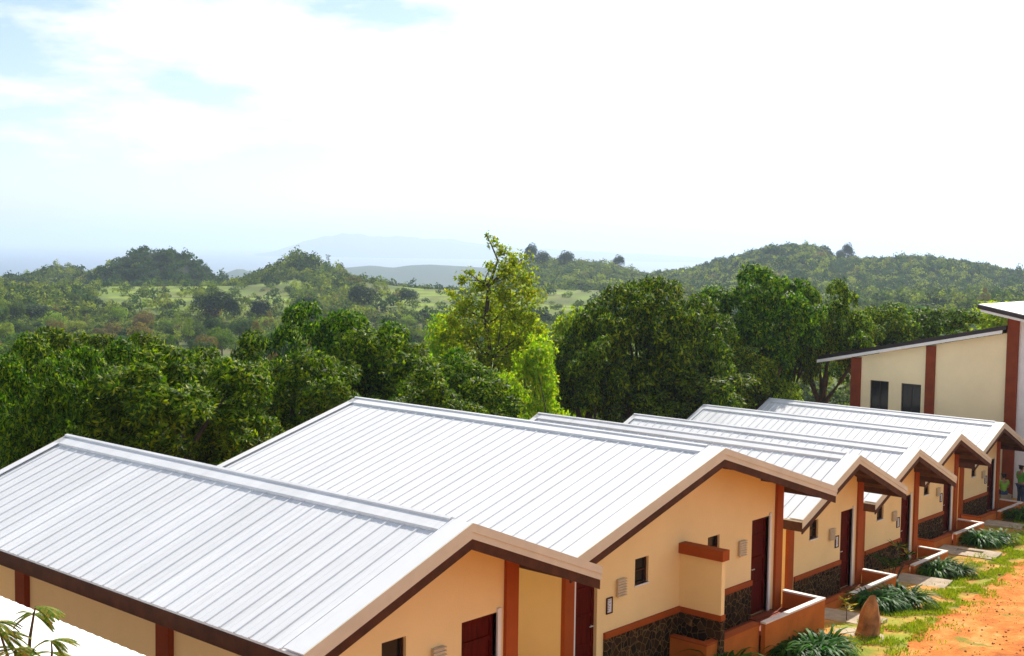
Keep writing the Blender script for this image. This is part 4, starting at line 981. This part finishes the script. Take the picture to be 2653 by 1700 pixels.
slab(-13.3, 27.2, .75, .45, 'concrete slab right behind the upright rock', rz=.15)
slab(-14.75, 34.6, .75, .55, 'concrete slab between the plant beds of the third and middle cottages', rz=.15)
slab(-15.9, 41.0, .95, .6, 'concrete slab with a sunken square opening before the second to last cottage', True, rz=.15)
slab(-17.2, 47.7, .7, .5, 'small concrete slab before the farthest cottage', rz=.15)

# ------------------------------------------------------------------ people near the tall building
def skin_obj(name, joints, edges, m, parent, sub=1):
    names = list(joints); me = bpy.data.meshes.new(name); me.from_pydata([joints[k][0] for k in names], [(names.index(a), names.index(b)) for a, b in edges], [])
    me.materials.append(m); o = bpy.data.objects.new(name, me); C.objects.link(o); o.parent = parent
    sk = o.modifiers.new('skin', 'SKIN'); sk.use_smooth_shade = True
    for i, k in enumerate(names):
        r = joints[k][1]; r = (r, r) if not isinstance(r, tuple) else r
        me.skin_vertices[0].data[i].radius = r; me.skin_vertices[0].data[i].use_root = (i == 0)
    ss = o.modifiers.new('sub', 'SUBSURF'); ss.levels = sub; ss.render_levels = sub
    return o
def person(loc, rz, label, shirt, seated=False, s=1.0):
    e = empty('person', loc, label, 'person', rz=rz); e.scale = (s, s, s)
    hz = .48 if seated else .93
    J = {'pel': ((0, 0, hz), (.13, .10)), 'wai': ((0, .01, hz+.18), (.12, .09)), 'che': ((0, .02, hz+.40), (.15, .10)), 'nec': ((0, 0, hz+.56), .05), 'hea': ((0, -.02, hz+.66), (.075, .09)), 'top': ((0, -.01, hz+.76), (.06, .075))}
    E_ = [('pel', 'wai'), ('wai', 'che'), ('che', 'nec'), ('nec', 'hea'), ('hea', 'top')]
    for sd, sg in (('l', -1), ('r', 1)):
        if seated: leg = [((sg*.10, -.02, hz-.02), .085), ((sg*.13, -.42, hz), .06), ((sg*.13, -.44, .10), .04), ((sg*.14, -.58, .04), .035)]
        else: leg = [((sg*.10, 0, hz-.08), .09), ((sg*.11, -.03, .50), .06), ((sg*.12, 0, .09), .04), ((sg*.13, -.15, .04), .038)]
        arm = [((sg*.19, .01, hz+.47), .055), ((sg*.25, .0, hz+.22), .042), ((sg*.20, -.20, hz+.08), .03), ((sg*.17, -.28, hz+.06), (.035, .018))]
        for k, q in enumerate(leg): J[f'leg{k}{sd}'] = q
        for k, q in enumerate(arm): J[f'arm{k}{sd}'] = q
        E_ += [('pel', 'leg0'+sd)]+[(f'leg{k}{sd}', f'leg{k+1}{sd}') for k in range(3)]+[('che', 'arm0'+sd)]+[(f'arm{k}{sd}', f'arm{k+1}{sd}') for k in range(3)]
        for f_ in range(5):
            off = (f_-1.5)*.018; a = (sg*.17+off, -.335+.01*abs(f_-1.5), hz+.055); b = (sg*.17+off, -.36+.012*abs(f_-1.5), hz+.02)
            if f_ == 4: a = (sg*.17-sg*.045, -.29, hz+.05); b = (sg*.17-sg*.05, -.315, hz+.03)
            J[f'fa{f_}{sd}'] = (a, .0085); J[f'fb{f_}{sd}'] = (b, .0075); E_ += [('arm3'+sd, f'fa{f_}{sd}'), (f'fa{f_}{sd}', f'fb{f_}{sd}')]
    skin_obj('body', J, E_, M['skin'], e)
    Jt = {'b': ((0, 0, hz-.02), (.165, .13)), 'w': ((0, .01, hz+.18), (.15, .115)), 'c': ((0, .02, hz+.40), (.175, .125)), 'n': ((0, .01, hz+.5), (.09, .075))}; Et = [('b', 'w'), ('w', 'c'), ('c', 'n')]
    for sd, sg in (('l', -1), ('r', 1)): Jt['s'+sd] = ((sg*.19, .01, hz+.47), .075); Jt['e'+sd] = ((sg*.235, .0, hz+.29), .068); Et += [('c', 's'+sd), ('s'+sd, 'e'+sd)]
    skin_obj('shirt', Jt, Et, shirt, e)
    Jp = {'p': ((0, 0, hz), (.15, .12))}; Ep = []
    for sd, sg in (('l', -1), ('r', 1)):
        q = [J[f'leg{k}{sd}'] for k in range(3)]
        for k in range(3): Jp[f'{k}{sd}'] = (q[k][0] if k < 2 else (q[k][0][0], q[k][0][1], q[k][0][2]+.04), q[k][1]+.022)
        Ep += [('p', '0'+sd), ('0'+sd, '1'+sd), ('1'+sd, '2'+sd)]
    skin_obj('trousers', Jp, Ep, M['denim'], e)
    Jh = {'a': ((0, .02, hz+.70), (.088, .09)), 'b': ((0, .01, hz+.78), (.078, .085)), 'c': ((0, .06, hz+.62), (.06, .04))}
    skin_obj('hair', Jh, [('a', 'b'), ('a', 'c')], M['hair'], e)
    h = MB(); h.tube([(0, -.115, hz+.69), (0, -.135, hz+.655), (0, -.115, hz+.645)], [.008, .014, .01], 6).build('nose', M['skin'], e, smooth=True)
    return e
person((-18.45, 53.0, float(height(-18.45, 53.0))), 2.6, 'standing person in a green shirt and dark trousers, seen from behind', M['shirt'])
person((-19.15, 52.9, float(height(-19.15, 52.9))-.0), -2.2, 'seated person in a lime shirt beside the farthest porch', M['shirt2'], True)
b = MB().box(-.25, .25, -.2, .2, 0, .42).box(-.28, .28, -.23, .23, .42, .47).build('stone_bench', M['concrete'], bevel=.01); b.location = (-19.15, 52.98, float(height(-19.15, 52.98))-.08); b.rotation_euler = (0, 0, -2.2); tag(b, 'low concrete bench under the seated person', 'bench')

# ------------------------------------------------------------------ haze
def haze():
    m = bpy.data.materials.new('air'); m.use_nodes = True; n = m.node_tree.nodes; l = m.node_tree.links; n.clear()
    o = n.new('ShaderNodeOutputMaterial'); v = n.new('ShaderNodeVolumePrincipled')
    v.inputs['Color'].default_value = (.66, .80, 1, 1); v.inputs['Density'].default_value = HAZE; v.inputs['Anisotropy'].default_value = .35
    l.new(v.outputs[0], o.inputs['Volume'])
    b = MB().box(-64000, 64000, -64000, 64000, -141, 240).build('haze', m); tag(b, kind='stuff')
haze()
